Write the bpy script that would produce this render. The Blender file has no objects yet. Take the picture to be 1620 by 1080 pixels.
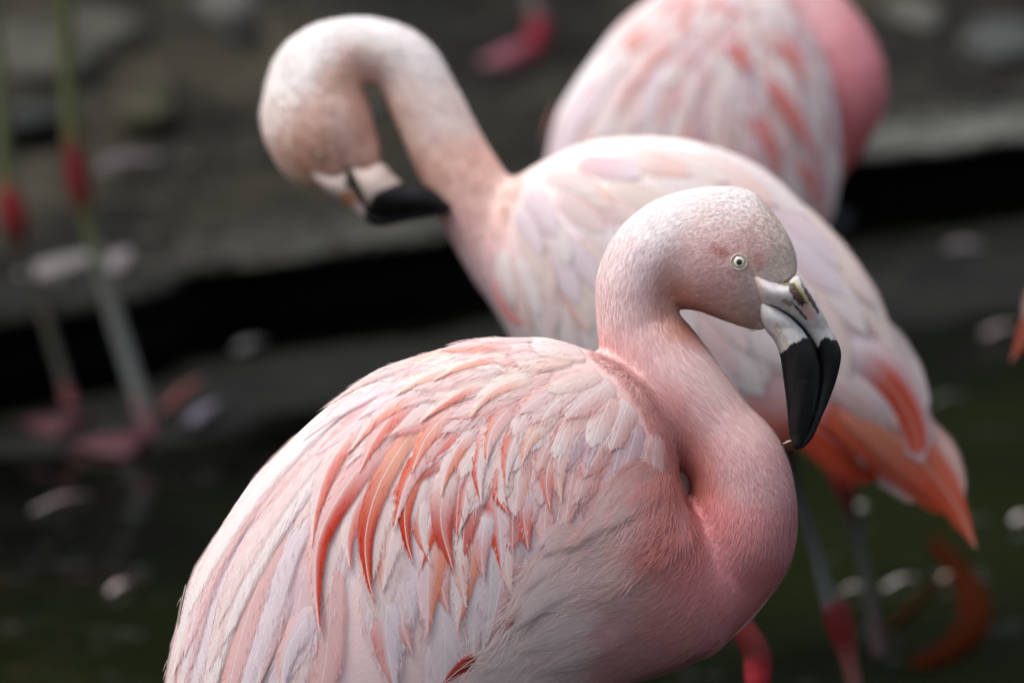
import bpy, math, random
import numpy as np
from mathutils import Vector, Matrix
from mathutils.bvhtree import BVHTree
random.seed(7); rng = np.random.default_rng(7)
scene = bpy.context.scene
C = scene.collection

# ------------------------------------------------------------------ camera, sky, sun
F = 12000.0                                    # focal length in photo pixels (1620 wide)
CAM_H = 2.03
PITCH = math.atan(2490.0 / F)
cam = bpy.data.cameras.new('camera'); camo = bpy.data.objects.new('camera', cam); C.objects.link(camo)
camo.location = (0, 0, CAM_H); camo.rotation_euler = (math.pi/2 - PITCH, 0, 0)
cam.sensor_width = 36; cam.lens = F / 1620 * 36; cam.clip_start = 0.1; cam.clip_end = 400
cam.dof.use_dof = True; cam.dof.focus_distance = 5.94; cam.dof.aperture_fstop = 5.2
scene.camera = camo
world = bpy.data.worlds.new('World'); scene.world = world; world.use_nodes = True
wn = world.node_tree.nodes; wl = world.node_tree.links
bg = wn['Background']; bg.inputs['Strength'].default_value = 0.15
sky = wn.new('ShaderNodeTexSky'); sky.sky_type = 'NISHITA'; sky.sun_disc = False
SUN_EL, SUN_AZ = math.radians(66), math.radians(-98)     # high and to the left
sky.sun_elevation = SUN_EL; sky.sun_rotation = SUN_AZ
sky.air_density = 1.0; sky.dust_density = 5.0; sky.ozone_density = 1.0
hs = wn.new('ShaderNodeHueSaturation'); hs.inputs['Saturation'].default_value = 0.5   # overcast: nearly grey
wl.new(sky.outputs[0], hs.inputs['Color']); wl.new(hs.outputs[0], bg.inputs['Color'])
sun = bpy.data.lights.new('sun', 'SUN'); suno = bpy.data.objects.new('sun', sun); C.objects.link(suno)
sun.energy = 1.35; sun.angle = math.radians(25); sun.color = (1.0, 0.99, 0.97)
sd = Vector((math.sin(SUN_AZ)*math.cos(SUN_EL), math.cos(SUN_AZ)*math.cos(SUN_EL), math.sin(SUN_EL)))
suno.rotation_euler = sd.to_track_quat('Z', 'Y').to_euler()
scene.view_settings.view_transform = 'Standard'; scene.view_settings.look = 'None'
scene.view_settings.gamma = 1; scene.view_settings.use_curve_mapping = False
scene.view_settings.exposure = 0.30
scene.render.engine = 'CYCLES'; scene.cycles.use_denoising = True
scene.cycles.max_bounces = 7; scene.cycles.transparent_max_bounces = 24

# ------------------------------------------------------------------ helpers
AX = np.array([1.0, 0, 0]); AU = np.array([0, math.sin(PITCH), math.cos(PITCH)]); AF = np.array([0, math.cos(PITCH), -math.sin(PITCH)])
CAMP = np.array([0, 0, CAM_H])
def lin(r, g, b):
    return tuple(((c/255)/12.92 if c <= 10 else (((c/255)+0.055)/1.055)**2.4) for c in (r, g, b))
def ground(px, py, z=0.0):
    """the point of the horizontal plane at height z that the photo shows at (px, py)"""
    d = AF + AX*(px-810)/F + AU*(540-py)/F
    t = (z-CAM_H)/d[2]
    return CAMP + d*t
def at_dist(px, py, D): return CAMP + (AF + AX*(px-810)/F + AU*(540-py)/F)*D

def new_mat(name):
    m = bpy.data.materials.new(name); m.use_nodes = True
    nt = m.node_tree; nt.nodes.clear()
    out = nt.nodes.new('ShaderNodeOutputMaterial')
    return m, nt, nt.nodes, nt.links, out
def N(nodes, t, **kw):
    n = nodes.new(t)
    for k, v in kw.items():
        if k.startswith('i_'): n.inputs[k[2:].replace('_', ' ')].default_value = v
        else: setattr(n, k, v)
    return n
def mth(nodes, links, op, a, b=None, clamp=False):
    n = nodes.new('ShaderNodeMath'); n.operation = op; n.use_clamp = clamp
    for i, v in enumerate((a, b)):
        if v is None: continue
        if isinstance(v, (int, float)): n.inputs[i].default_value = v
        else: links.new(v, n.inputs[i])
    return n.outputs[0]
def mixc(nodes, links, fac, a, b, mode='MIX'):
    n = nodes.new('ShaderNodeMix'); n.data_type = 'RGBA'; n.blend_type = mode
    for s, v in ((n.inputs[0], fac), (n.inputs[6], a), (n.inputs[7], b)):
        if isinstance(v, (int, float)): s.default_value = v
        elif isinstance(v, tuple): s.default_value = (*v, 1) if len(v) == 3 else v
        else: links.new(v, s)
    return n.outputs[2]

def mesh_obj(name, V, faces, mat=None, parent=None, col=None, smooth=True, uv=None, edge=None):
    """V (n,3); faces list of tuples or (m,k) array"""
    me = bpy.data.meshes.new(name)
    V = np.asarray(V, np.float32)
    if isinstance(faces, np.ndarray):
        m, k = faces.shape
        me.vertices.add(len(V)); me.vertices.foreach_set('co', V.ravel())
        me.loops.add(m*k); me.loops.foreach_set('vertex_index', faces.astype(np.int32).ravel())
        me.polygons.add(m); me.polygons.foreach_set('loop_start', np.arange(0, m*k, k, dtype=np.int32))
        try: me.polygons.foreach_set('loop_total', np.full(m, k, dtype=np.int32))
        except Exception: pass
        me.update(calc_edges=True); me.validate()
    else:
        me.from_pydata([tuple(map(float, v)) for v in V], [], [tuple(map(int, f)) for f in faces]); me.update()
    if smooth: me.polygons.foreach_set('use_smooth', np.ones(len(me.polygons), dtype=bool))
    if col is not None:
        col = np.asarray(col, np.float32)
        a = me.color_attributes.new('Col', 'FLOAT_COLOR', 'POINT')
        c4 = np.ones((len(V), 4), np.float32); c4[:, :3] = col
        a.data.foreach_set('color', c4.ravel())
    if edge is not None:
        a = me.attributes.new('edge', 'FLOAT', 'POINT'); a.data.foreach_set('value', np.asarray(edge, np.float32))
    if uv is not None:
        a = me.attributes.new('barb', 'FLOAT_VECTOR', 'POINT')
        u3 = np.zeros((len(V), 3), np.float32); u3[:, :2] = uv[:, :2]
        if uv.shape[1] > 2: u3[:, 2] = uv[:, 2]
        a.data.foreach_set('vector', u3.ravel())
    if mat: me.materials.append(mat)
    o = bpy.data.objects.new(name, me); C.objects.link(o)
    if parent: o.parent = parent
    return o
def thing(name, label, cat, loc=(0, 0, 0), group=None):
    o = bpy.data.objects.new(name, None); C.objects.link(o); o.location = loc; o.empty_display_size = 0.05
    o['label'] = label; o['category'] = cat
    if group: o['group'] = group
    return o
def tag(o, label=None, cat=None, group=None, kind=None):
    if label: o['label'] = label
    if cat: o['category'] = cat
    if group: o['group'] = group
    if kind: o['kind'] = kind
    return o

# ---- fields -------------------------------------------------------
def cat_rom(pts, n):
    P = np.array(pts, float); P = np.vstack([2*P[0]-P[1], P, 2*P[-1]-P[-2]])
    out = []
    segs = len(P)-3
    for t in np.linspace(0, segs-1e-6, n):
        i = int(t); u = t-i; a, b, c, d = P[i:i+4]
        out.append(0.5*((2*b)+(-a+c)*u+(2*a-5*b+4*c-d)*u*u+(-a+3*b-3*c+d)*u**3))
    return np.array(out)
def smooth_poly(poly, n=160):
    P = np.array(poly, float); Q = np.vstack([P[-1], P, P[0], P[1]]); out = []
    m = len(P)
    for t in np.linspace(0, m, n, endpoint=False):
        i = int(t); u = t-i; a, b, c, d = Q[i], Q[i+1], Q[i+2], Q[i+3]
        out.append(0.5*((2*b)+(-a+c)*u+(2*a-5*b+4*c-d)*u*u+(-a+3*b-3*c+d)*u**3))
    return np.array(out)
def in_poly(X, Y, P):
    ins = np.zeros(X.shape, bool); n = len(P)
    for i in range(n):
        x0, y0 = P[i]; x1, y1 = P[(i+1) % n]
        if y0 == y1: continue
        c = ((y0 > Y) != (y1 > Y)) & (X < (x1-x0)*(Y-y0)/(y1-y0)+x0)
        ins ^= c
    return ins
def poly_dist(X, Y, P):
    d = np.full(X.shape, 1e9); n = len(P)
    for i in range(n):
        a = P[i]; b = P[(i+1) % n]; e = b-a; L = e@e+1e-9
        t = np.clip(((X-a[0])*e[0]+(Y-a[1])*e[1])/L, 0, 1)
        d = np.minimum(d, (X-a[0]-t*e[0])**2+(Y-a[1]-t*e[1])**2)
    return np.sqrt(d)
def inflate(poly, xs, ys, k, Rout):
    """Poisson-inflated outline: s(x,y) = squared half thickness (negative outside)"""
    P = smooth_poly(poly); X, Y = np.meshgrid(xs, ys, indexing='ij')
    ins = in_poly(X, Y, P); d = poly_dist(X, Y, P); h = xs[1]-xs[0]
    u = np.where(ins, d*d*0.3+d, 0.0)
    ii, jj = np.indices(u.shape); red = ((ii+jj) % 2 == 0) & ins; blk = ((ii+jj) % 2 == 1) & ins
    w = 1.93
    for it in range(420):
        for m in (red, blk):
            a = np.zeros_like(u)
            a[1:-1, 1:-1] = 0.25*(u[2:, 1:-1]+u[:-2, 1:-1]+u[1:-1, 2:]+u[1:-1, :-2]+h*h)
            u = np.where(m, u+w*(a-u), u)
    u = np.maximum(u, 0)
    # sub-grid edge: near the outline follow the true distance
    s = k*u
    g = 0.5*k*Rout
    s = np.where(ins, np.where(d < 1.5*h, np.maximum(np.minimum(s, g*d*1.6), 0.3*g*d), s), -g*d)
    return s
class Field:
    def __init__(self, lo, hi, h):
        self.h = h; self.lo = np.array(lo, float)
        self.n = [int((b-a)/h)+1 for a, b in zip(lo, hi)]
        self.xs = [lo[i]+h*np.arange(self.n[i]) for i in range(3)]
        self.V = np.full(self.n, 60.0, np.float32)
    def blend(self, D, k):
        a = self.V; hh = np.clip(0.5+0.5*(a-D)/k, 0, 1)
        self.V = (a*(1-hh)+D*hh-k*hh*(1-hh)).astype(np.float32)
    def outline(self, poly, kk, R, flat=0.0, k=25, zc=0.0, sharp=0):
        s = inflate(poly, self.xs[0], self.xs[1], kk, R)
        gx, gy = np.gradient(s, self.h)
        z = self.xs[2]; zz = np.maximum(np.abs(z-zc)-flat, 0)
        phi = zz[None, None, :]**2 - s[:, :, None]
        g = np.sqrt(4*zz[None, None, :]**2+(gx**2+gy**2)[:, :, None]+4.0)
        g = np.maximum(g, 2*np.sqrt(np.abs(s))[:, :, None]*0.6+2)
        D = np.clip(phi/g, -60, 60)
        self.blend(D, k)
    def chain(self, pts, n, k=22, zs=1.0):
        """tube through (x, y, z, r)"""
        P = cat_rom(pts, n)
        T = np.full(self.n, 60.0, np.float32)
        for x, y, z, r in P:
            m = r+45; sl = []
            for i, c in enumerate((x, y, z)):
                a = max(0, int((c-m-self.lo[i])/self.h)); b = min(self.n[i], int((c+m-self.lo[i])/self.h)+2)
                sl.append(slice(a, max(a, b)))
            X = self.xs[0][sl[0]][:, None, None]-x; Y = self.xs[1][sl[1]][None, :, None]-y; Z = (self.xs[2][sl[2]][None, None, :]-z)/zs
            d = np.sqrt(X*X+Y*Y+Z*Z)-r
            T[sl[0], sl[1], sl[2]] = np.minimum(T[sl[0], sl[1], sl[2]], d)
        self.blend(T, k)
    def mesh(self, smooth=3):
        V = self.V; nx, ny, nz = V.shape; I = V < 0
        cnt = np.zeros((nx-1, ny-1, nz-1), np.int8)
        for a in (0, 1):
            for b in (0, 1):
                for c in (0, 1): cnt += I[a:nx-1+a, b:ny-1+b, c:nz-1+c]
        act = (cnt > 0) & (cnt < 8); cells = np.argwhere(act)
        idx = -np.ones(act.shape, np.int64); idx[act] = np.arange(len(cells))
        acc = np.zeros((len(cells), 3)); num = np.zeros(len(cells))
        corners = [(a, b, c) for a in (0, 1) for b in (0, 1) for c in (0, 1)]
        for c0 in corners:
            for ax in range(3):
                if c0[ax]: continue
                c1 = list(c0); c1[ax] = 1
                v0 = V[cells[:, 0]+c0[0], cells[:, 1]+c0[1], cells[:, 2]+c0[2]]; v1 = V[cells[:, 0]+c1[0], cells[:, 1]+c1[1], cells[:, 2]+c1[2]]
                cr = (v0 < 0) != (v1 < 0); t = np.where(cr, v0/np.where(cr, v0-v1, 1), 0)
                for q in range(3): acc[:, q] += np.where(cr, c0[q]+(t if q == ax else 0), 0)
                num += cr
        P = self.lo+self.h*(cells+acc/num[:, None])
        quads = []
        for ax in range(3):
            o1, o2 = [(1, 2), (2, 0), (0, 1)][ax]
            sl0 = [slice(None)]*3; sl1 = [slice(None)]*3
            sl0[ax] = slice(0, -1); sl1[ax] = slice(1, None)
            A = I[tuple(sl0)]; B = I[tuple(sl1)]
            e = np.argwhere(A != B); inside0 = A[tuple(e.T)]
            ok = (e[:, o1] > 0) & (e[:, o2] > 0) & (e[:, o1] < V.shape[o1]-1) & (e[:, o2] < V.shape[o2]-1)
            e = e[ok]; inside0 = inside0[ok]
            def cell(d1, d2):
                c = e.copy(); c[:, o1] -= d1; c[:, o2] -= d2; return idx[c[:, 0], c[:, 1], c[:, 2]]
            q = np.stack([cell(1, 1), cell(0, 1), cell(0, 0), cell(1, 0)], 1)
            q[~inside0] = q[~inside0][:, ::-1]; quads.append(q)
        Q = np.vstack(quads)
        E = np.vstack([Q[:, [0, 1]], Q[:, [1, 2]], Q[:, [2, 3]], Q[:, [3, 0]]])
        for it in range(smooth):
            w = np.bincount(E[:, 0], minlength=len(P))+np.bincount(E[:, 1], minlength=len(P))
            S = np.stack([np.bincount(E[:, 0], P[E[:, 1], q], len(P))+np.bincount(E[:, 1], P[E[:, 0], q], len(P)) for q in range(3)], 1)
            P = 0.45*P+0.55*S/np.maximum(w, 1)[:, None]
        return P, Q
def vnormals(P, Q):
    n = np.cross(P[Q[:, 2]]-P[Q[:, 0]], P[Q[:, 3]]-P[Q[:, 1]])
    N_ = np.zeros_like(P)
    for k in range(4):
        for q in range(3): N_[:, q] += np.bincount(Q[:, k], n[:, q], len(P))
    return N_/np.maximum(np.linalg.norm(N_, axis=1), 1e-9)[:, None]

def rbf(samples, X, Y, sig):
    """samples: (x, y, *values); normalised gaussian blend"""
    S = np.array(samples, float); X = np.asarray(X, float); Y = np.asarray(Y, float)
    num = np.zeros(X.shape+(S.shape[1]-2,)); den = np.zeros(X.shape)+1e-12
    for s in S:
        d2 = ((X-s[0])**2+(Y-s[1])**2)
        w = np.exp(-d2/(2*sig*sig))+1e-5/(1+d2/(sig*sig))
        num += w[..., None]*s[2:]; den += w
    return num/den[..., None]

# ------------------------------------------------------------------ materials
def feather_material():
    m, nt, nd, lk, out = new_mat('feather_vane')
    col = N(nd, 'ShaderNodeAttribute', attribute_name='Col').outputs['Color']
    barb = N(nd, 'ShaderNodeAttribute', attribute_name='barb').outputs['Vector']
    edge = N(nd, 'ShaderNodeAttribute', attribute_name='edge').outputs['Fac']
    sp = nd.new('ShaderNodeSeparateXYZ'); lk.new(barb, sp.inputs[0])
    av = mth(nd, lk, 'ABSOLUTE', sp.outputs[1])
    c = mth(nd, lk, 'SUBTRACT', sp.outputs[0], mth(nd, lk, 'MULTIPLY', av, 2.1))
    def nz(scale, vs, detail=2.0, rough=0.6):
        cb = nd.new('ShaderNodeCombineXYZ')
        lk.new(mth(nd, lk, 'MULTIPLY', c, scale), cb.inputs[0]); lk.new(mth(nd, lk, 'MULTIPLY', sp.outputs[1], vs), cb.inputs[1]); lk.new(sp.outputs[2], cb.inputs[2])
        t = N(nd, 'ShaderNodeTexNoise', i_Scale=1.0, i_Detail=detail, i_Roughness=rough); lk.new(cb.outputs[0], t.inputs['Vector'])
        return t.outputs['Fac']
    fine = nz(0.55, 0.02); broad = nz(0.10, 0.015)
    f = mth(nd, lk, 'ADD', mth(nd, lk, 'MULTIPLY', fine, 0.42), mth(nd, lk, 'MULTIPLY', broad, 0.26))
    br = mth(nd, lk, 'ADD', f, 0.68)
    sc = nd.new('ShaderNodeVectorMath'); sc.operation = 'SCALE'; lk.new(col, sc.inputs[0]); lk.new(br, sc.inputs['Scale'])
    # pale shaft down the middle
    shaft = mth(nd, lk, 'SUBTRACT', 1.0, mth(nd, lk, 'DIVIDE', av, 1.25), clamp=True)
    shaft = mth(nd, lk, 'MULTIPLY', shaft, 0.85)
    c2 = mixc(nd, lk, shaft, sc.outputs[0], (0.88, 0.84, 0.81))
    bs = N(nd, 'ShaderNodeBsdfPrincipled', i_Roughness=0.62)
    bs.inputs['Specular IOR Level'].default_value = 0.25
    bs.inputs['Sheen Weight'].default_value = 0.12; bs.inputs['Sheen Roughness'].default_value = 0.4
    lk.new(c2, bs.inputs['Base Color'])
    bp = N(nd, 'ShaderNodeBump', i_Strength=0.4, i_Distance=0.0006)
    lk.new(mth(nd, lk, 'ADD', fine, mth(nd, lk, 'MULTIPLY', shaft, 0.8)), bp.inputs['Height']); lk.new(bp.outputs[0], bs.inputs['Normal'])
    tr = nd.new('ShaderNodeBsdfTranslucent'); lk.new(c2, tr.inputs['Color'])
    mx = N(nd, 'ShaderNodeMixShader', i_Fac=0.22); lk.new(bs.outputs[0], mx.inputs[1]); lk.new(tr.outputs[0], mx.inputs[2])
    # frayed rim: barbs of unequal reach
    reach = mth(nd, lk, 'SUBTRACT', 1.14, mth(nd, lk, 'MULTIPLY', nz(0.5, 0.0, 3.0, 0.7), 0.34))
    cut = mth(nd, lk, 'MULTIPLY', mth(nd, lk, 'SUBTRACT', edge, mth(nd, lk, 'SUBTRACT', reach, 0.36)), 2.7, clamp=True)
    tp = nd.new('ShaderNodeBsdfTransparent'); m2 = nd.new('ShaderNodeMixShader')
    lk.new(cut, m2.inputs[0]); lk.new(mx.outputs[0], m2.inputs[1]); lk.new(tp.outputs[0], m2.inputs[2])
    lk.new(m2.outputs[0], out.inputs[0]); return m
def plumage_material():
    m, nt, nd, lk, out = new_mat('body_plumage')
    col = N(nd, 'ShaderNodeAttribute', attribute_name='Col').outputs['Color']
    tc = nd.new('ShaderNodeTexCoord')
    t1 = N(nd, 'ShaderNodeTexNoise', i_Scale=55, i_Detail=4.0, i_Roughness=0.65); lk.new(tc.outputs['Object'], t1.inputs['Vector'])
    t2 = N(nd, 'ShaderNodeTexNoise', i_Scale=420, i_Detail=2.0); lk.new(tc.outputs['Object'], t2.inputs['Vector'])
    br = mth(nd, lk, 'ADD', mth(nd, lk, 'MULTIPLY', t1.outputs['Fac'], 0.12), mth(nd, lk, 'ADD', 0.86, mth(nd, lk, 'MULTIPLY', t2.outputs['Fac'], 0.12)))
    sc = nd.new('ShaderNodeVectorMath'); sc.operation = 'SCALE'; lk.new(col, sc.inputs[0]); lk.new(br, sc.inputs['Scale'])
    bs = N(nd, 'ShaderNodeBsdfPrincipled', i_Roughness=0.85)
    bs.inputs['Specular IOR Level'].default_value = 0.1; bs.inputs['Sheen Weight'].default_value = 0.2
    lk.new(sc.outputs[0], bs.inputs['Base Color'])
    bp = N(nd, 'ShaderNodeBump', i_Strength=0.3, i_Distance=0.0006); lk.new(t2.outputs['Fac'], bp.inputs['Height']); lk.new(bp.outputs[0], bs.inputs['Normal'])
    lk.new(bs.outputs[0], out.inputs[0]); return m
def down_material():
    m, nt, nd, lk, out = new_mat('down_strands')
    col = N(nd, 'ShaderNodeAttribute', attribute_name='Col').outputs['Color']
    df = nd.new('ShaderNodeBsdfDiffuse'); tr = nd.new('ShaderNodeBsdfTranslucent')
    lk.new(col, df.inputs['Color']); lk.new(col, tr.inputs['Color'])
    mx = N(nd, 'ShaderNodeMixShader', i_Fac=0.35); lk.new(df.outputs[0], mx.inputs[1]); lk.new(tr.outputs[0], mx.inputs[2])
    lk.new(mx.outputs[0], out.inputs[0]); return m
def attr_material(name, rough, spec=0.5, nscale=300, namt=0.25, bump=0.2, dist=0.0006, coat=0.0):
    m, nt, nd, lk, out = new_mat(name)
    col = N(nd, 'ShaderNodeAttribute', attribute_name='Col').outputs['Color']
    tc = nd.new('ShaderNodeTexCoord')
    t1 = N(nd, 'ShaderNodeTexNoise', i_Scale=nscale, i_Detail=4.0, i_Roughness=0.65); lk.new(tc.outputs['Object'], t1.inputs['Vector'])
    br = mth(nd, lk, 'ADD', mth(nd, lk, 'MULTIPLY', t1.outputs['Fac'], namt*2), 1-namt)
    sc = nd.new('ShaderNodeVectorMath'); sc.operation = 'SCALE'; lk.new(col, sc.inputs[0]); lk.new(br, sc.inputs['Scale'])
    bs = N(nd, 'ShaderNodeBsdfPrincipled', i_Roughness=rough); bs.inputs['Specular IOR Level'].default_value = spec
    bs.inputs['Coat Weight'].default_value = coat
    lk.new(sc.outputs[0], bs.inputs['Base Color'])
    lk.new(mth(nd, lk, 'ADD', rough-0.1, mth(nd, lk, 'MULTIPLY', t1.outputs['Fac'], 0.2)), bs.inputs['Roughness'])
    bp = N(nd, 'ShaderNodeBump', i_Strength=bump, i_Distance=dist); lk.new(t1.outputs['Fac'], bp.inputs['Height']); lk.new(bp.outputs[0], bs.inputs['Normal'])
    lk.new(bs.outputs[0], out.inputs[0]); return m
M_FEATHER = feather_material(); M_PLUM = plumage_material(); M_DOWN = down_material()
M_BILL = attr_material('bill_horn', 0.5, 0.35, 150, 0.16, 0.4, 0.0007)
M_EYE = attr_material('eye_surface', 0.12, 0.5, 600, 0.05, 0.0, coat=1.0)
M_LEG = attr_material('leg_scales', 0.6, 0.3, 160, 0.5, 0.6, 0.001)

# ------------------------------------------------------------------ bird building
class Bird:
    """a flamingo laid out in pixels of the photo at its own distance; q-space = (x, -y, z towards the viewer)"""
    def __init__(self, label, D, foot_px, group='flamingos in the shallow water'):
        self.D = D; self.s = D/F
        base = ground(foot_px[0], foot_px[1], 0)
        self.base = base
        self.root = thing('flamingo', label, 'flamingo', tuple(base), group)
        self.bv = []; self.bc = []
    def w(self, q):
        q = np.asarray(q, float)
        o = CAMP+AF*self.D
        return (o+((q[..., 0:1]-810)*AX+(540+q[..., 1:2])*AU-q[..., 2:3]*AF)*self.s)-self.base
    def to_q(self, p):                          # world point -> q
        d = np.asarray(p)-(CAMP+AF*self.D)
        return np.array([d@AX/self.s+810, d@AU/self.s-540, -(d@AF)/self.s])
    def set_body(self, P, Q, colfn, name='body', relax=None):
        if relax is not None:
            E = np.vstack([Q[:, [0, 1]], Q[:, [1, 2]], Q[:, [2, 3]], Q[:, [3, 0]]]); n = len(P)
            cx, cy, rx, ry = relax; wt = 0.6*np.clip(1.3-np.hypot((P[:, 0]-cx)/rx, (P[:, 1]-cy)/ry), 0, 1)[:, None]
            dg = np.maximum(np.bincount(E[:, 0], minlength=n)+np.bincount(E[:, 1], minlength=n), 1)[:, None]
            for it in range(45):
                S = np.stack([np.bincount(E[:, 0], P[E[:, 1], q], n)+np.bincount(E[:, 1], P[E[:, 0], q], n) for q in range(3)], 1)/dg
                P = P*(1-wt)+S*wt
        q = P.copy(); q[:, 1] *= -1; Qf = Q[:, ::-1].copy()
        self.P = q; self.Q = Qf; self.Nn = vnormals(q, Qf)
        vol = np.einsum('ij,ij->i', q[Qf[:, 0]]-q.mean(0), np.cross(q[Qf[:, 1]], q[Qf[:, 2]])).sum()
        ctr = q.mean(0)
        if ((q-ctr)*self.Nn).sum() < 0:
            self.Q = Qf[:, ::-1].copy(); self.Nn = -self.Nn
        self.bvh = BVHTree.FromPolygons([Vector(v) for v in q], self.Q.tolist())
        self.colfn = colfn
        col = colfn(q[:, 0], -q[:, 1], q[:, 2])
        self.body = mesh_obj(name, self.w(q), self.Q, M_PLUM, self.root, col=col)
    def snap(self, p):
        loc, nrm, fi, d = self.bvh.find_nearest(Vector(p))
        n = self.Nn[self.Q[fi]].mean(0); n /= np.linalg.norm(n)+1e-9
        return np.array(loc), n
    def front(self, x, y):
        loc, nrm, fi, d = self.bvh.ray_cast(Vector((x, -y, 900)), Vector((0, 0, -1)))
        if loc is None: return self.snap((x, -y, 60))
        n = self.Nn[self.Q[fi]].mean(0); n /= np.linalg.norm(n)+1e-9
        return np.array(loc), n
    def flow_path(self, x, y, L, dirfn, n=10, wob=0.0):
        p, nr = self.front(x, y); pts = [p]; nrs = [nr]; st = L/(n-1)
        for i in range(n-1):
            d = dirfn(p[0], -p[1]); d = np.array([d[0], -d[1], 0.0])
            if wob:
                c, s_ = math.cos(wob), math.sin(wob); d = np.array([c*d[0]-s_*d[1], s_*d[0]+c*d[1], 0])
            d = d-nr*(d@nr); l = np.linalg.norm(d)
            d = d/l if l > 1e-3 else d
            p, nr = self.snap(p+d*st); pts.append(p); nrs.append(nr)
        return np.array(pts), np.array(nrs)
    def fix_path(self, xy, n=14, z=None):
        P = cat_rom(xy, n)
        if z is None:
            r = [self.front(a, b) for a, b in P[:, :2]]
            return np.array([a for a, b in r]), np.array([b for a, b in r])
        pts = np.stack([P[:, 0], -P[:, 1], np.interp(np.linspace(0, 1, n), np.linspace(0, 1, len(z)), z)], 1)
        for i in range(n):
            loc = self.bvh.ray_cast(Vector((pts[i, 0], pts[i, 1], 900)), Vector((0, 0, -1)))[0]
            if loc is not None: pts[i, 2] = max(pts[i, 2], loc.z+10)
        for _ in range(2): pts[1:-1, 2] = np.maximum(pts[1:-1, 2], (pts[:-2, 2]+pts[2:, 2])/2)
        return pts, None
    def feather(self, pts, nrs, hw, colA, colB=None, pat='tip', amt=1.0, slope=0.06, base=1.5, camber=0.16, tilt=0.05, tip=0.35, cols=4, nz=(0, 0, 1), root=0.55, name='feather', tuck=0.12, bl=1.0, fade=0.22, barbs=0, pt=False, crisp=1.0):
        n = len(pts)
        if nrs is None: nrs = np.tile(np.array(nz, float), (n, 1))
        nrs = nrs.copy()
        for _ in range(2): nrs[1:-1] = (nrs[:-2]+nrs[1:-1]*2+nrs[2:])/4
        nrs /= np.linalg.norm(nrs, axis=1)[:, None]
        T = np.gradient(pts, axis=0); T /= np.linalg.norm(T, axis=1)[:, None]+1e-9
        B = np.cross(nrs, T); B /= np.linalg.norm(B, axis=1)[:, None]+1e-9
        dist = np.concatenate([[0], np.cumsum(np.linalg.norm(np.diff(pts, axis=0), axis=1))]); L = dist[-1]
        t = dist/L
        t_s = np.clip((t-(1-tip))/tip, 0, 1)
        wprof = np.minimum(root+(1-root)*np.sin(np.clip(t/0.6, 0, 1)*math.pi/2), 1)*(np.sqrt(np.clip(1-t_s**2.2, 0.0, 1)) if not pt else np.clip(1-t_s**1.6, 0, 1))
        wprof[-1] = 0.03
        ss = np.linspace(-1, 1, cols+1)
        w = hw*wprof
        off = base+slope*dist - tuck*hw*np.clip(1-t/0.2, 0, 1)
        # slight edge irregularity
        jit = rng.normal(0, 0.035, (n, cols+1)); jit[:, 1:-1] *= 0.2
        S = ss[None, :]*(1+jit)
        pos = pts[:, None, :]+B[:, None, :]*(S*w[:, None])[..., None]+nrs[:, None, :]*(off[:, None]-camber*(S**2)*w[:, None]+tilt*S*w[:, None])[..., None]
        colA = np.array(colA); colB = colA if colB is None else np.array(colB)
        tt = np.repeat(t[:, None], cols+1, 1); sg = np.repeat(ss[None, :], n, 0)
        def sm(a, b, x): u = np.clip((x-a)/(b-a), 0, 1); return u*u*(3-2*u)
        if pat == 'tip': mk = sm(0.25, 0.75, tt)*(1-0.35*sm(0.5, 0, np.abs(sg-0.25)))
        elif pat == 'left': mk = sm(-0.1, 0.5, -sg)*sm(0.2, 0.55, tt)
        elif pat == 'right': mk = sm(-0.1, 0.5, sg)*sm(0.2, 0.55, tt)
        elif pat == 'edge': mk = sm(0.45, 1.0, np.abs(sg)+0.5*sm(0.6, 1, tt))
        elif pat == 'core': mk = sm(0.85, 0.25, np.abs(sg))*sm(0.15, 0.5, tt)*sm(1.0, 0.93, tt)
        elif pat == 'root': mk = sm(0.9, 0.45, tt)
        else: mk = np.ones_like(tt)
        mk = (mk*amt)[..., None]
        col = (colA*(1-mk)+colB*mk)*bl
        seed = rng.uniform(0, 90)
        uv = np.stack([np.repeat(dist[:, None], cols+1, 1), S*w[:, None], np.full_like(tt, seed)], -1)
        ed = np.abs(sg)+0.0*tt; ed = np.maximum(ed, sm(0.9, 1.0, tt)*0.7); ed = np.maximum(ed, sm(fade, 0.0, tt)*1.3)*crisp
        if barbs:
            nb = int(barbs*L/5); tb = rng.uniform(0.3, 1.0, nb)**0.8; sb = np.sign(rng.uniform(-1, 1, nb))*rng.uniform(0.35, 0.97, nb)
            kk = np.clip(tb*(n-1), 0, n-1.001); 
            tt_i = np.interp(tb, t, np.arange(n)); k0 = np.minimum(tt_i.astype(int), n-2); fr = (tt_i-k0)[:, None]
            cp = pts[k0]*(1-fr)+pts[k0+1]*fr; Tb = T[k0]; Bb = B[k0]; nb_ = nrs[k0]; wb = (w[k0]*(1-fr[:, 0])+w[k0+1]*fr[:, 0])[:, None]; ob = (off[k0]*(1-fr[:, 0])+off[k0+1]*fr[:, 0])[:, None]
            sb = sb[:, None]
            r0 = cp+Bb*sb*wb+nb_*(ob-camber*sb**2*wb+tilt*sb*wb+0.5)
            ln = hw*rng.uniform(0.2, 0.5, (nb, 1)); dr = Tb*0.97+Bb*np.sign(sb)*0.17+nb_*rng.normal(0.01, 0.03, (nb, 1)); 
            tipb = r0+dr*ln; midb = r0+dr*ln*0.5+nb_*0.6
            sd_ = np.cross(nb_, dr); bw = 0.5
            ci = np.clip(((sb[:, 0]+1)/2*cols), 0, cols-0.001).astype(int); cb_ = col[k0, ci]*(1+rng.normal(0.03, 0.07, (nb, 1)))
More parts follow.
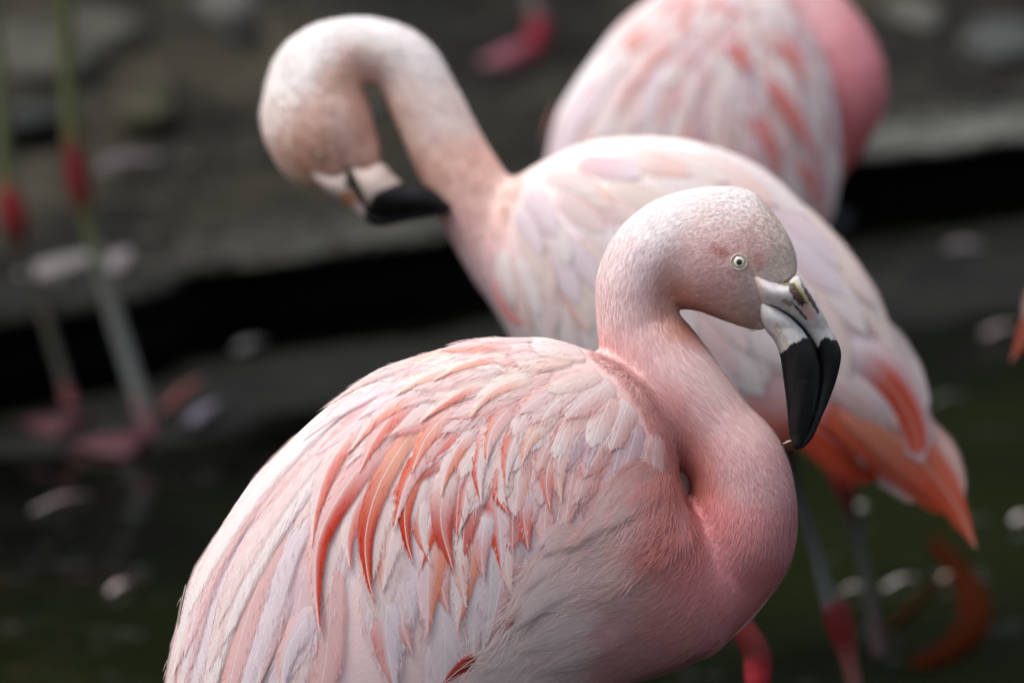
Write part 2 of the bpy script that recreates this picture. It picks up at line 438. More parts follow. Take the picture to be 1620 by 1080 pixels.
            self.bv.append(np.stack([r0-sd_*bw, r0+sd_*bw, midb-sd_*bw, midb+sd_*bw, tipb], 1)); self.bc.append(np.clip(cb_, 0.01, 0.95))
        K = cols+1; r = np.arange(n-1)[:, None]*K+np.arange(cols)[None, :]
        f = np.stack([r, r+1, r+1+K, r+K], -1).reshape(-1, 4)
        return mesh_obj(name, self.w(pos.reshape(-1, 3)), f, M_FEATHER, self.root, col=col.reshape(-1, 3), uv=uv.reshape(-1, 3), edge=ed.ravel())
    def flush_barbs(self):
        V = np.concatenate(self.bv); cl = np.repeat(np.concatenate(self.bc)[:, None], 5, 1); m = len(V)
        base = np.arange(m)[:, None]*5
        tris = np.vstack([base+np.array([0, 1, 3]), base+np.array([0, 3, 2]), base+np.array([2, 3, 4])])
        o = mesh_obj('loose_barbs', self.w(V.reshape(-1, 3)), tris, M_DOWN, self.root, col=cl.reshape(-1, 3), smooth=False); o['kind'] = 'stuff'
    def tuft(self, pts, nrs, hw, col, n=260, base=2.0, slope=0.08, dome=6.0, wd=0.6, name='flank_feather'):
        m = len(pts); nrs = nrs.copy()
        for _ in range(3): nrs[1:-1] = (nrs[:-2]+nrs[1:-1]*2+nrs[2:])/4
        T = np.gradient(pts, axis=0); T /= np.linalg.norm(T, axis=1)[:, None]+1e-9; B = np.cross(nrs, T)
        dist = np.concatenate([[0], np.cumsum(np.linalg.norm(np.diff(pts, axis=0), axis=1))]); L = dist[-1]
        s0 = rng.normal(0, 0.45, n).clip(-1.1, 1.1); t0 = rng.uniform(0, 0.68, n); ln = rng.uniform(0.22, 0.42, n); ph = rng.uniform(0, 6, n); out = []
        for j in range(5):
            t = np.clip(t0+ln*j/4, 0, 1.12)
            kx = t*(m-1); c = np.stack([np.interp(kx, np.arange(m), pts[:, q]) for q in range(3)], 1)
            ex = np.maximum(t-1, 0)[:, None]*L; k0 = np.clip(kx.astype(int), 0, m-1); c = c+T[k0]*ex
            wv = hw*(0.55+0.45*np.sin(np.clip(t*1.3, 0, 1)*math.pi/2))*np.clip(1.06-np.clip(t, 0, 1)**2.5*0.8, 0, 1)
            lat = (s0*wv+0.8*np.sin(ph+j))[:, None]
            up = ((base+slope*np.clip(t, 0, 1)*L+dome*(1-s0**2))*np.clip(t/0.3, 0, 1))[:, None]
            P_ = c+B[k0]*lat+nrs[k0]*up; ww = wd*(1.0, 1.0, 0.9, 0.6, 0.15)[j]
            out.append(P_-B[k0]*ww); out.append(P_+B[k0]*ww)
        V = np.stack(out, 1); b_ = np.arange(n)[:, None]*10; qd = np.vstack([b_+np.array([2*j, 2*j+1, 2*j+3, 2*j+2]) for j in range(4)])
        ks = t0*(m-1); col = self.colfn(np.interp(ks, np.arange(m), pts[:, 0]), -np.interp(ks, np.arange(m), pts[:, 1]), np.zeros(n))*1.06
        cc = np.clip(col*(1+rng.normal(0, 0.07, (n, 1)))*(1-0.06*np.abs(s0[:, None])), 0.01, 0.92)
        o = mesh_obj(name, self.w(V.reshape(-1, 3)), qd, M_DOWN, self.root, col=np.repeat(cc[:, None], 10, 1).reshape(-1, 3), smooth=False); return o
    def strands(self, count, maskfn, dirfn, lenfn, width, name='down', lift=0.10, jitter=0.18, zmin=-70, bright=0.07, clump=None, curl=0.0, colfn=None, mul=1.0):
        P, Q = self.P, self.Q
        ctr = P[Q].mean(1)
        ok = (ctr[:, 2] > zmin); ok[ok] &= maskfn(ctr[ok, 0], -ctr[ok, 1], ctr[ok, 2])
        ar = np.linalg.norm(np.cross(P[Q[:, 2]]-P[Q[:, 0]], P[Q[:, 3]]-P[Q[:, 1]]), axis=1)*ok
        if ar.sum() == 0: return
        fi = rng.choice(len(Q), count, p=ar/ar.sum())
        a = rng.uniform(0, 1, (count, 1)); b = rng.uniform(0, 1, (count, 1)); q = Q[fi]
        pos = (P[q[:, 0]]*(1-a)+P[q[:, 1]]*a)*(1-b)+(P[q[:, 3]]*(1-a)+P[q[:, 2]]*a)*b
        nr = self.Nn[q].mean(1); nr /= np.linalg.norm(nr, axis=1)[:, None]
        d2 = dirfn(pos[:, 0], -pos[:, 1]); d = np.stack([d2[:, 0], -d2[:, 1], np.zeros(count)], 1)
        ang = rng.normal(0, jitter, count)
        if clump:
            cs, ca = clump
            ang += ca*np.sin(pos[:, 0]/cs*1.3+2.1*np.sin(pos[:, 1]/cs*0.9+1))*np.cos(pos[:, 1]/cs*1.1+1.7*np.sin(pos[:, 0]/cs*0.7))
        c_, s_ = np.cos(ang), np.sin(ang); d = np.stack([c_*d[:, 0]-s_*d[:, 1], s_*d[:, 0]+c_*d[:, 1], d[:, 2]], 1)
        d -= nr*(d*nr).sum(1)[:, None]; d /= np.linalg.norm(d, axis=1)[:, None]+1e-6
        L = lenfn(pos[:, 0], -pos[:, 1])*rng.uniform(0.6, 1.25, count); L = L[:, None]
        B = np.cross(nr, d)
        lf = lift*rng.uniform(0.4, 1.5, (count, 1))
        wd = width*rng.uniform(0.6, 1.3, (count, 1))
        cu = rng.normal(0, 1, (count, 1))*curl
        mid = pos+d*L*0.5+nr*L*lf*0.75+B*cu*L*0.3; tip = pos+d*L+nr*L*lf*0.9+B*cu*L
        rt = pos-nr*0.8
        V = np.stack([rt-B*wd*.5, rt+B*wd*.5, mid-B*wd*.45, mid+B*wd*.45, tip], 1)
        base = np.arange(count)[:, None]*5
        tris = np.vstack([base+np.array([0, 1, 3]), base+np.array([0, 3, 2]), base+np.array([2, 3, 4])])
        cl = (colfn or self.colfn)(pos[:, 0], -pos[:, 1], pos[:, 2])*mul
        cl = cl*(1+rng.normal(0, bright, (count, 1)))+rng.normal(0, 0.012, (count, 3)); cl = np.clip(cl, 0.01, 0.95)
        col = np.repeat(cl[:, None, :], 5, 1)
        col[:, 4] = np.clip(col[:, 4]*1.05+0.01, 0, 0.95)
        o = mesh_obj(name, self.w(V.reshape(-1, 3)), tris, M_DOWN, self.root, col=col.reshape(-1, 3), smooth=False)
        o['kind'] = 'stuff'; return o

def tube(bird_or_none, pts, radii, cols, name, parent, origin, mat=None, seg=12, n=None):
    """tapered tube through world points, relative to origin"""
    P4 = np.hstack([np.array(pts, float), np.array(radii, float)[:, None], np.array(cols, float)])
    n = n or len(pts)*5; P = cat_rom(P4, n); c = P[:, :3]-origin; r = np.maximum(P[:, 3], 0.0005); cl = np.clip(P[:, 4:7], 0.005, 1)
    T = np.gradient(c, axis=0); T /= np.linalg.norm(T, axis=1)[:, None]
    ref = np.array([0.3, 1, 0.1]); A = np.cross(T, ref); A /= np.linalg.norm(A, axis=1)[:, None]; B = np.cross(T, A)
    th = np.linspace(0, 2*math.pi, seg, endpoint=False)
    ring = (A[:, None]*np.cos(th)[None, :, None]+B[:, None]*np.sin(th)[None, :, None])*r[:, None, None]+c[:, None]
    V = ring.reshape(-1, 3); i = np.arange(n-1)[:, None]*seg; j = np.arange(seg)[None, :]; j2 = (j+1) % seg
    f = np.stack([i+j, i+j2, i+seg+j2, i+seg+j], -1).reshape(-1, 4)
    return mesh_obj(name, V, f, mat or M_LEG, parent, col=np.repeat(cl, seg, 0))
GREY_LEG = lin(88, 91, 86); RED_J = lin(100, 10, 18); PINK_L = lin(130, 62, 70); OLIVE = lin(84, 86, 52)
def web_foot(parent, origin, p, ang, size, col):
    """three webbed toes spreading from the ankle point p, lying on the ground"""
    V = []; f = []
    toes = [ang-0.5, ang, ang+0.5]
    rows = [(0.0, 0.016), (0.35, 0.014), (0.7, 0.010), (1.0, 0.005)]
    pts = []
    for a in (ang-0.5, ang-0.25, ang, ang+0.25, ang+0.5):
        toe = a in toes
        for rr, h in rows:
            k = rr*size*(1.0 if toe else 0.8)
            pts.append((p[0]+math.cos(a)*(k+0.008), p[1]+math.sin(a)*(k+0.008), p[2]+(h if toe else h*0.45)))
    top = np.array(pts); bot = top.copy(); bot[:, 2] = p[2]-0.004
    V = np.vstack([top, bot])-origin; R = 4; n = len(top)
    for a in range(4):
        for b in range(3):
            i = a*R+b; f.append((i, i+1, i+R+1, i+R)); f.append((n+i, n+i+R, n+i+R+1, n+i+1))
    for b in range(3):
        f.append((b, n+b, n+b+1, b+1)); i = 4*R+b; f.append((i, i+1, n+i+1, n+i))
    for a in range(4):
        i = a*R; f.append((i, i+R, n+i+R, n+i)); i = a*R+3; f.append((i, n+i, n+i+R, i+R))
    return mesh_obj('foot', V, f, M_LEG, parent, col=np.tile(np.array(col), (len(V), 1)))

# ================================================================== THE SETTING
def ground_mat(name, c1, c2, c3, scale, rough=(0.35, 0.9), bumpd=0.01, bumps=0.6, wet=0.5, rim=False):
    m, nt, nd, lk, out = new_mat(name)
    tc = nd.new('ShaderNodeTexCoord')
    a = N(nd, 'ShaderNodeTexNoise', i_Scale=scale, i_Detail=8.0, i_Roughness=0.65); lk.new(tc.outputs['Object'], a.inputs['Vector'])
    b = N(nd, 'ShaderNodeTexNoise', i_Scale=scale*7, i_Detail=6.0, i_Roughness=0.7); lk.new(tc.outputs['Object'], b.inputs['Vector'])
    v = N(nd, 'ShaderNodeTexVoronoi', i_Scale=scale*16); lk.new(tc.outputs['Object'], v.inputs['Vector'])
    def ramp(fac, lo, hi):
        r = nd.new('ShaderNodeMapRange'); r.inputs[1].default_value = lo; r.inputs[2].default_value = hi; lk.new(fac, r.inputs[0]); return r.outputs[0]
    c = mixc(nd, lk, ramp(a.outputs['Fac'], 0.38, 0.62), c1, c2)
    c = mixc(nd, lk, ramp(b.outputs['Fac'], 0.52, 0.72), c, c3)
    bs = N(nd, 'ShaderNodeBsdfPrincipled'); bs.inputs['Specular IOR Level'].default_value = 0.12
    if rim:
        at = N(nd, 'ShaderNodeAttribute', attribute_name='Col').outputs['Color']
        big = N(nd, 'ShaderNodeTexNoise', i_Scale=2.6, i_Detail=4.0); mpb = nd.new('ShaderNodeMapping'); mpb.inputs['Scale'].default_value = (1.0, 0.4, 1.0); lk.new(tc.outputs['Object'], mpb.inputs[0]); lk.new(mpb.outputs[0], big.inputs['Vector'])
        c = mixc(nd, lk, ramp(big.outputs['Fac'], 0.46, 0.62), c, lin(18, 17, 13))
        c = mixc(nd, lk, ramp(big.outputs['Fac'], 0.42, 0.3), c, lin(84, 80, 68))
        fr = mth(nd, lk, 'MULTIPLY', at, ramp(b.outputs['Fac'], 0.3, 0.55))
        c = mixc(nd, lk, fr, c, lin(124, 126, 118))  # painted sheen: paler colour where the lip mirrors the sky
    lk.new(c, bs.inputs['Base Color'])
    r = nd.new('ShaderNodeMapRange'); r.inputs[1].default_value = wet-0.08; r.inputs[2].default_value = wet+0.08
    r.inputs[3].default_value = rough[0]; r.inputs[4].default_value = rough[1]; lk.new(a.outputs['Fac'], r.inputs[0]); lk.new(r.outputs[0], bs.inputs['Roughness'])
    h = mth(nd, lk, 'ADD', b.outputs['Fac'], mth(nd, lk, 'MULTIPLY', v.outputs['Distance'], 0.5))
    bp = N(nd, 'ShaderNodeBump', i_Strength=bumps, i_Distance=bumpd); lk.new(h, bp.inputs['Height']); lk.new(bp.outputs[0], bs.inputs['Normal'])
    lk.new(bs.outputs[0], out.inputs[0]); return m
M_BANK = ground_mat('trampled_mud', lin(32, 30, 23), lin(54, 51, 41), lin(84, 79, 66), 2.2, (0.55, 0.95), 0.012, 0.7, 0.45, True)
M_SHELF = ground_mat('wet_silt', lin(15, 16, 12), lin(27, 27, 22), lin(44, 42, 35), 3.0, (0.3, 0.7), 0.006, 0.5, 0.5)
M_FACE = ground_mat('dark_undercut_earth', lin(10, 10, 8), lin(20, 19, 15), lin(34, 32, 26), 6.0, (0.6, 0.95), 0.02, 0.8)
M_HILL = ground_mat('dark_green_slope', lin(8, 11, 5), lin(16, 21, 9), lin(30, 32, 18), 0.5, (0.8, 1.0), 0.1, 0.8)

def fbm(x, y, seed, octs=5, f0=1.0):
    r = np.random.default_rng(seed); out = np.zeros_like(x); amp = 1.0; f = f0
    for o in range(octs):
        for k in range(3):
            a = r.uniform(0, 2*math.pi); ph = r.uniform(0, 6.28, 2)
            out += amp*np.sin((x*math.cos(a)+y*math.sin(a))*f*1.7+ph[0]+1.3*np.sin((y*math.cos(a)-x*math.sin(a))*f+ph[1]))/3
        amp *= 0.5; f *= 2.05
    return out
BANK_Z = 0.115
# the lip of the bank, photo pixels -> plan
lip_px = [(-9000, 1100), (-3500, 800), (-900, 640), (-300, 560), (0, 500), (130, 478), (260, 450), (310, 418), (450, 402), (600, 388), (700, 378), (900, 335), (1150, 280), (1330, 242), (1420, 236), (1500, 231), (1620, 213), (2000, 170), (2800, 60), (6000, -150), (11000, -300)]
lip = np.array([ground(a, b, BANK_Z)[:2] for a, b in lip_px])
lip_c = cat_rom(lip, 1400); lip_c = np.array([lip_c[np.argmin(np.abs(lip_c[:, 0]-xx))] for xx in np.concatenate([np.linspace(lip_c[0, 0], -1.8, 50)[:-1], np.linspace(-1.8, 2.2, 260), np.linspace(2.2, lip_c[-1, 0], 50)[1:]])])
lip_c[:, 1] += 0.045*fbm(lip_c[:, 0]*3, lip_c[:, 0]*0, 3)
# inner run: top surface rows going away, then lip, undercut rows
rows = []
us = np.concatenate([np.linspace(0, 1, 40)**1.6*6.0, [8, 11, 15]])[::-1]
for u in us:
    x = lip_c[:, 0]*(1+u*0.06); y = lip_c[:, 1]+u
    z = BANK_Z+0.03*fbm(x*2.2, y*2.2, 11)*min(1, u*3+0.15)+0.012*u
    rows.append(np.stack([x, y, z], 1))
n1 = len(rows)
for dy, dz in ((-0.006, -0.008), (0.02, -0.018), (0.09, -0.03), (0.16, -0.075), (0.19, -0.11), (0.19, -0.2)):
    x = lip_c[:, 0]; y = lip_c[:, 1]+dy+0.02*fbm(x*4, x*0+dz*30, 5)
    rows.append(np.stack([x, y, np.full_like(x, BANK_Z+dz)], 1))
V = np.vstack(rows); K = len(lip_c); nr = len(rows)
i = np.arange(nr-1)[:, None]*K; j = np.arange(K-1)[None, :]
f = np.stack([i+j, i+K+j, i+K+j+1, i+j+1], -1).reshape(-1, 4)
lip_sheen = []  # wet sky sheen along the lip, put in as pale colour
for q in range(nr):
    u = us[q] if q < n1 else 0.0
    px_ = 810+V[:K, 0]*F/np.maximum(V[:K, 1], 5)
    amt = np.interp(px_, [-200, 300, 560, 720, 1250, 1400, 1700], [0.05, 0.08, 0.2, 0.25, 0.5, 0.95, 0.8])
    lip_sheen.append(amt*np.exp(-((u-0.08)/0.16)**2)*(1 if q <= n1 else 0))
lip_sheen = np.repeat(np.concatenate(lip_sheen)[:, None], 3, 1)
bank = mesh_obj('mud_bank', V, f, M_BANK, col=lip_sheen); bank.data.materials.append(M_FACE)
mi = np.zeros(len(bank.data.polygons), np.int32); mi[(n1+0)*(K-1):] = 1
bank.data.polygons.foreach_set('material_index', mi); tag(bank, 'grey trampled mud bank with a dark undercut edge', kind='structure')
# wet shelf below the lip
gx = np.concatenate([np.linspace(-8, -1.7, 20), np.linspace(-1.6, 1.9, 150), np.linspace(2.0, 8, 20)]); gy = np.linspace(7.0, 13.6, 230); X, Y = np.meshgrid(gx, gy, indexing='ij')
edge_px = [(-9000, 1300), (-3500, 1000), (-600, 800), (0, 700), (240, 700), (420, 655), (700, 600), (1000, 560), (1390, 506), (1620, 482), (2300, 440), (6000, 200), (11000, 50)]
edge = np.array([ground(a, b, 0.0)[:2] for a, b in edge_px])
ey = np.interp(X, edge[:, 0], edge[:, 1])
Z = np.clip((Y-ey)*0.05, -0.12, 0.012)+0.006*fbm(X*3, Y*3, 21)
yl_ = np.interp(X, lip_c[:, 0], lip_c[:, 1]); Z -= 0.03*np.clip((Y-yl_+0.10)/0.1, 0, 1)
V = np.stack([X, Y, Z], -1).reshape(-1, 3); K = len(gy)
i = np.arange(len(gx)-1)[:, None]*K; j = np.arange(K-1)[None, :]
f = np.stack([i+j, i+K+j, i+K+j+1, i+j+1], -1).reshape(-1, 4)
shelf = mesh_obj('silt_shelf', V, f, M_SHELF); tag(shelf, 'wet silt shelf at the foot of the bank', kind='structure')
# pond bed / ground sheet
bed = mesh_obj('ground', [(-60, -30, -0.4), (60, -30, -0.4), (60, 60, -0.4), (-60, 60, -0.4)], [(0, 1, 2, 3)], M_SHELF); tag(bed, 'silty bed of the pond', kind='structure')
# slope behind
gx = np.linspace(-40, 40, 120); gy = np.linspace(0, 1, 60); X, T = np.meshgrid(gx, gy, indexing='ij')
Y = 17+T*22+0.8*fbm(X*0.3, T*3, 8); Zz = -0.2+T**1.2*15+0.9*fbm(X*0.6, T*9, 9)
V = np.stack([X, Y, Zz], -1).reshape(-1, 3); K = 60
i = np.arange(119)[:, None]*K; j = np.arange(K-1)[None, :]
f = np.stack([i+j, i+K+j, i+K+j+1, i+j+1], -1).reshape(-1, 4)
hill = mesh_obj('hillside', V, f, M_HILL); tag(hill, 'dark green slope rising beyond the bank', kind='structure')
# water
def water_mat():
    m, nt, nd, lk, out = new_mat('pond_water')
    tc = nd.new('ShaderNodeTexCoord')
    mp = nd.new('ShaderNodeMapping'); mp.inputs['Scale'].default_value = (1.0, 1.0, 1.0); mp.inputs['Rotation'].default_value = (0, 0, 0.5); lk.new(tc.outputs['Object'], mp.inputs[0])
    w1 = N(nd, 'ShaderNodeTexNoise', i_Scale=5.0, i_Detail=3.0, i_Roughness=0.5, i_Distortion=0.6); lk.new(mp.outputs[0], w1.inputs['Vector'])
    w2 = N(nd, 'ShaderNodeTexWave', i_Scale=1.6, i_Distortion=7.0, i_Detail=2.0); lk.new(mp.outputs[0], w2.inputs['Vector']); w2.inputs['Detail Scale'].default_value = 0.6
    h = mth(nd, lk, 'ADD', w1.outputs['Fac'], mth(nd, lk, 'MULTIPLY', w2.outputs['Fac'], 0.25))
    bp = N(nd, 'ShaderNodeBump', i_Strength=0.4, i_Distance=0.04); lk.new(h, bp.inputs['Height'])
    n3 = N(nd, 'ShaderNodeTexNoise', i_Scale=0.9, i_Detail=3.0); lk.new(tc.outputs['Object'], n3.inputs['Vector'])
    r = nd.new('ShaderNodeMapRange'); r.inputs[1].default_value = 0.4; r.inputs[2].default_value = 0.65; lk.new(n3.outputs['Fac'], r.inputs[0])
    c = mixc(nd, lk, r.outputs[0], lin(10, 11, 8), lin(22, 28, 8))
    bs = N(nd, 'ShaderNodeBsdfPrincipled', i_Roughness=0.06, i_IOR=1.33)
    lk.new(c, bs.inputs['Base Color']); lk.new(bp.outputs[0], bs.inputs['Normal'])
    lk.new(bs.outputs[0], out.inputs[0]); return m
M_WATER = water_mat()
water = mesh_obj('pond_water', [(-50, -20, 0), (50, -20, 0), (50, 16, 0), (-50, 16, 0)], [(0, 1, 2, 3)], M_WATER); tag(water, 'dark still pond water', kind='structure')

#@@BIRDS@@
exec_birds = True
# ================================================================== FRONT FLAMINGO
A = Bird('large pale pink flamingo in front with long curved neck and salmon streaked wing', 6.0, (760, 2030))
fA = Field((200, 262, -290), (1330, 1470, 290), 6.0)
bodyA = [(1080, 790), (1069, 735), (1054, 680), (1022, 615), (985, 582), (950, 563), (905, 545), (860, 534), (812, 535), (765, 536), (700, 551), (640, 571), (590, 592), (540, 627), (490, 668), (440, 718), (400, 760), (362, 817), (332, 868), (309, 915), (294, 962), (283, 1012), (270, 1080), (255, 1200), (240, 1320), (262, 1420), (420, 1440), (620, 1370), (780, 1230), (900, 1125), (985, 1082), (1075, 1043), (1135, 1010), (1150, 930), (1115, 850)]
fA.outline(bodyA, 0.95, 330, flat=75, k=20)
fA.chain([(1055, 385, 0, 66), (1031, 408, 0, 69), (1010, 445, 0, 66), (1006, 482, 0, 63), (1014, 525, -4, 67), (1038, 572, -4, 77), (1078, 625, 8, 77), (1127, 682, 16, 70), (1163, 732, 16, 77), (1174, 788, 14, 83), (1164, 848, 12, 92), (1138, 900, 10, 90), (1095, 930, 15, 100), (1040, 950, 20, 110)], 150, k=22)
headA = [(990, 372), (1012, 340), (1050, 312), (1100, 298), (1150, 295), (1190, 303), (1222, 335), (1246, 370), (1258, 400), (1261, 428), (1252, 447), (1232, 470), (1214, 498), (1209, 522), (1180, 517), (1150, 508), (1110, 493), (1070, 484), (1040, 462), (1000, 430)]
fA.outline(headA, 1.5, 100, flat=0, k=14)
PA, QA = fA.mesh(2)
W1 = lin(240, 228, 226); W2 = lin(236, 214, 212); PK = lin(232, 190, 188); PK2 = lin(224, 158, 156); PK3 = lin(214, 132, 134); RO = lin(206, 118, 116)
OR = lin(222, 88, 56); OR2 = lin(200, 54, 26); SAL = lin(234, 148, 122); LAV = lin(232, 216, 222); CRM = lin(240, 222, 214); RED = lin(176, 32, 16)
colsA = [(1100, 310, *lin(240, 232, 230)), (1040, 345, *lin(238, 226, 225)), (1160, 320, *lin(238, 226, 224)), (1225, 370, *lin(222, 202, 192)), (1250, 420, *lin(206, 190, 172)),
  (1215, 430, *lin(210, 184, 170)), (1140, 400, *lin(224, 166, 162)), (1125, 360, *lin(234, 204, 202)), (1190, 390, *lin(220, 170, 164)), (1100, 420, *lin(228, 186, 182)), (1150, 450, *lin(214, 160, 156)), (1190, 480, *lin(206, 164, 150)),
  (1150, 500, *lin(204, 150, 132)), (1205, 510, *lin(196, 160, 136)), (1095, 480, *lin(212, 158, 144)), (1068, 480, *lin(206, 110, 72)), (1075, 500, *lin(206, 116, 80)), (985, 420, *lin(236, 214, 214)), (960, 480, *lin(234, 202, 202)), (1000, 460, *lin(232, 200, 200)), (1030, 500, *lin(230, 190, 188)),
  (960, 560, *lin(232, 180, 176)), (1000, 580, *lin(228, 172, 170)), (1060, 560, *lin(232, 196, 196)), (1110, 600, *lin(234, 202, 198)), (1060, 640, *lin(222, 152, 150)), (1120, 660, *lin(232, 188, 188)), (1180, 670, *lin(236, 198, 194)),
  (1085, 700, *lin(212, 122, 110)), (1095, 760, *lin(216, 112, 96)), (1160, 730, *lin(228, 176, 178)), (1220, 740, *lin(228, 176, 176)), (1120, 820, *lin(218, 124, 126)), (1180, 830, *lin(220, 140, 142)), (1245, 820, *lin(216, 142, 144)),
  (1130, 900, *lin(216, 130, 132)), (1210, 900, *lin(206, 116, 118)), (1060, 850, *lin(212, 130, 124)), (1070, 960, *lin(208, 134, 132)), (1000, 1020, *lin(204, 142, 138)), (1050, 780, *lin(218, 150, 144)),
  (980, 820, *lin(226, 184, 178)), (950, 900, *lin(222, 188, 182)), (900, 960, *lin(222, 196, 192)), (850, 1020, *lin(224, 202, 198)), (900, 1060, *lin(216, 188, 184)), (1000, 940, *lin(214, 164, 158)),
  (1050, 700, *lin(222, 150, 142)), (1000, 640, *lin(226, 166, 158)), (930, 600, *lin(230, 190, 182)), (800, 600, *lin(236, 206, 200)), (700, 700, *lin(230, 176, 168)), (600, 700, *lin(234, 200, 200)), (450, 850, *lin(236, 214, 216)), (350, 1000, *lin(236, 214, 216)), (700, 950, *lin(228, 190, 188)), (550, 1100, *lin(228, 186, 186)), (800, 850, *lin(230, 196, 194)), (1240, 470, *lin(214, 204, 200)), (1210, 465, *lin(210, 200, 200))]
lores = np.array([(1186, 432), (1200, 440), (1222, 449), (1244, 447), (1262, 432), (1290, 470), (1230, 545), (1203, 522), (1208, 500), (1204, 475), (1194, 452)], float)
def colA(x, y, z):
    x = np.asarray(x, float)
    c = rbf(colsA, x, y, 26)**0.68
    # reddish streak behind the eye and a rosy patch in front of it
    y = np.asarray(y, float)
    d1 = np.exp(-(((x-1140)*0.8+(y-398)*0.5)/13)**2-(((y-398)*0.8-(x-1140)*0.5)/6)**2)
    d2 = np.exp(-((x-1200)/12)**2-((y-412)/16)**2)
    for d, cc in ((d1*0.75, lin(190, 90, 78)), (d2*0.4, lin(206, 112, 104))):
        c = c*(1-d[..., None])+np.array(cc)*d[..., None]
    yy = y+2.5*np.sin(x*0.35); m = in_poly(x+2*np.sin(y*0.4), yy, lores) & (np.asarray(z) > -70)
    return np.where(m[..., None], np.array(lin(222, 216, 212))*(0.9+0.12*np.sin(x*0.5+y*0.23)[..., None]*np.sin(y*0.31)[..., None]), c)
A.set_body(PA, QA, colA, relax=(1100, 880, 60, 75))

# --- flow of the plumage (photo directions, y down)
dirW = [(900, 565, -1, .45), (960, 590, -.8, .7), (1010, 640, -.55, .85), (1050, 700, -.5, .85), (960, 720, -.5, .86), (850, 700, -.25, 1), (830, 820, -.02, 1), (700, 800, -.05, 1), (600, 850, -.12, 1), (520, 900, 0, 1),
  (800, 600, -.85, .55), (720, 640, -.8, .6), (640, 620, -.92, .4), (580, 680, -.75, .66), (500, 720, -.68, .73), (400, 850, -.48, .88), (330, 950, -.26, .97), (700, 560, -.98, .2), (800, 545, -1, .06), (450, 1000, -.28, .96), (600, 1000, .02, 1), (750, 950, .03, 1), (850, 900, -.2, 1), (780, 1000, -.3, .95), (300, 1050, -.16, 1), (430, 780, -.58, .8), (540, 800, -.35, .93), (620, 740, -.5, .85), (900, 800, -.3, .95)]
def norm2(d): return d/np.maximum(np.linalg.norm(d, axis=-1, keepdims=True), 1e-6)
def dirWing(x, y): return norm2(rbf(dirW, x, y, 45))
dirD = [(1240, 420, -.9, -.3), (1200, 350, -.85, -.5), (1150, 310, -1, 0), (1080, 310, -.95, .3), (1020, 350, -.75, .65), (975, 410, -.45, .9), (1150, 400, -1, .05), (1080, 400, -.95, .25), (1200, 450, -1, 0.1), (1180, 500, -1, -.05), (1110, 460, -1, .05), (1040, 420, -.6, .75), (955, 480, -.05, 1), (1010, 480, -.05, 1), (1050, 500, .1, 1), (960, 550, .2, 1), (1030, 570, .5, .85), (1090, 560, .5, .85), (1080, 640, .62, .78), (1140, 640, .65, .76), (1130, 700, .5, .86), (1200, 700, .55, .83), (1160, 760, .15, 1), (1240, 760, .2, 1), (1100, 760, .1, 1), (1110, 830, -.3, .95), (1180, 830, -.25, 1), (1250, 830, -.1, 1), (1130, 890, -.75, .66), (1210, 890, -.5, .87), (1170, 960, -.75, .65), (1080, 900, -.9, .45), (1090, 980, -.92, .38), (1000, 1040, -.95, .3), (1000, 860, -.95, .2), (960, 800, -.85, .5), (1040, 780, -.8, .4), (1050, 720, -.7, .6), (900, 860, -.95, .3), (860, 900, -.85, .5), (820, 940, -.6, .8), (900, 950, -.95, .28), (900, 1030, -.85, .5), (820, 1040, -.75, .65), (1000, 950, -.97, .2), (750, 1100, -.7, .7)]
def dirDown(x, y): return norm2(rbf(dirD, x, y, 32))
flank = [(1092, 770), (1060, 735), (1030, 735), (1002, 758), (975, 785), (945, 808), (918, 835), (888, 858), (868, 862), (848, 888), (822, 925), (800, 965), (800, 985), (770, 1012), (735, 1050), (690, 1095), (600, 1200), (500, 1350), (560, 1420), (800, 1250), (1000, 1090), (1150, 1015), (1230, 920), (1270, 850), (1262, 760), (1160, 700)]
FL = np.array(flank, float)
RIM = np.array([(1100, 800), (1095, 720), (1070, 670), (1030, 605), (985, 570), (945, 545), (940, 566), (985, 600), (1012, 640), (1030, 690), (1040, 740), (1040, 790)], float)
neckpoly = np.array([(1100, 800), (1078, 745), (1062, 690), (1025, 625), (985, 590), (945, 565), (930, 480), (970, 360), (1050, 290), (1200, 285), (1290, 420), (1215, 540), (1100, 510), (1130, 570), (1270, 720), (1280, 860), (1150, 900)], float)
def maskDown(x, y, z):
    m = in_poly(x, y, FL) | in_poly(x, y, neckpoly)
    m &= ~in_poly(x, y, lores)
    m &= ~((((x-1167)/16)**2+((y-415)/15)**2 < 1) & (z > 0))
    return m
def lenDown(x, y):
    return 12+np.clip((y-380)/190, 0, 1)*9+np.clip((y-700)/150, 0, 1)*8+16*in_poly(x, y, FL)*np.clip((1120-x)/150, 0, 1)-3*np.exp(-((x-1170)**2+(y-420)**2)/60**2)
A.strands(110000, maskDown, dirDown, lenDown, 0.9, name='down', lift=0.08, jitter=0.10, bright=0.035, clump=(30, 0.10), curl=0.04)
A.strands(22000, lambda x, y, z: in_poly(x, y, FL) & (x > 1040), dirDown, lambda x, y: np.full(len(x), 24.0), 1.3, name='breast_down', lift=0.07, jitter=0.14, bright=0.08, clump=(20, 0.2), curl=0.06, mul=1.03)
A.strands(16000, lambda x, y, z: in_poly(x, y, FL) & (x < 1110), dirDown, lambda x, y: np.full(len(x), 42.0), 1.15, name='flank_down', lift=0.09, jitter=0.1, bright=0.05, clump=(40, 0.28), curl=0.08, mul=1.04)
A.strands(7000, lambda x, y, z: in_poly(x, y, RIM), dirWing, lambda x, y: np.full(len(x), 22.0), 1.2, name='shoulder_down', lift=0.1, jitter=0.14, bright=0.05, clump=(22, 0.25), curl=0.06)

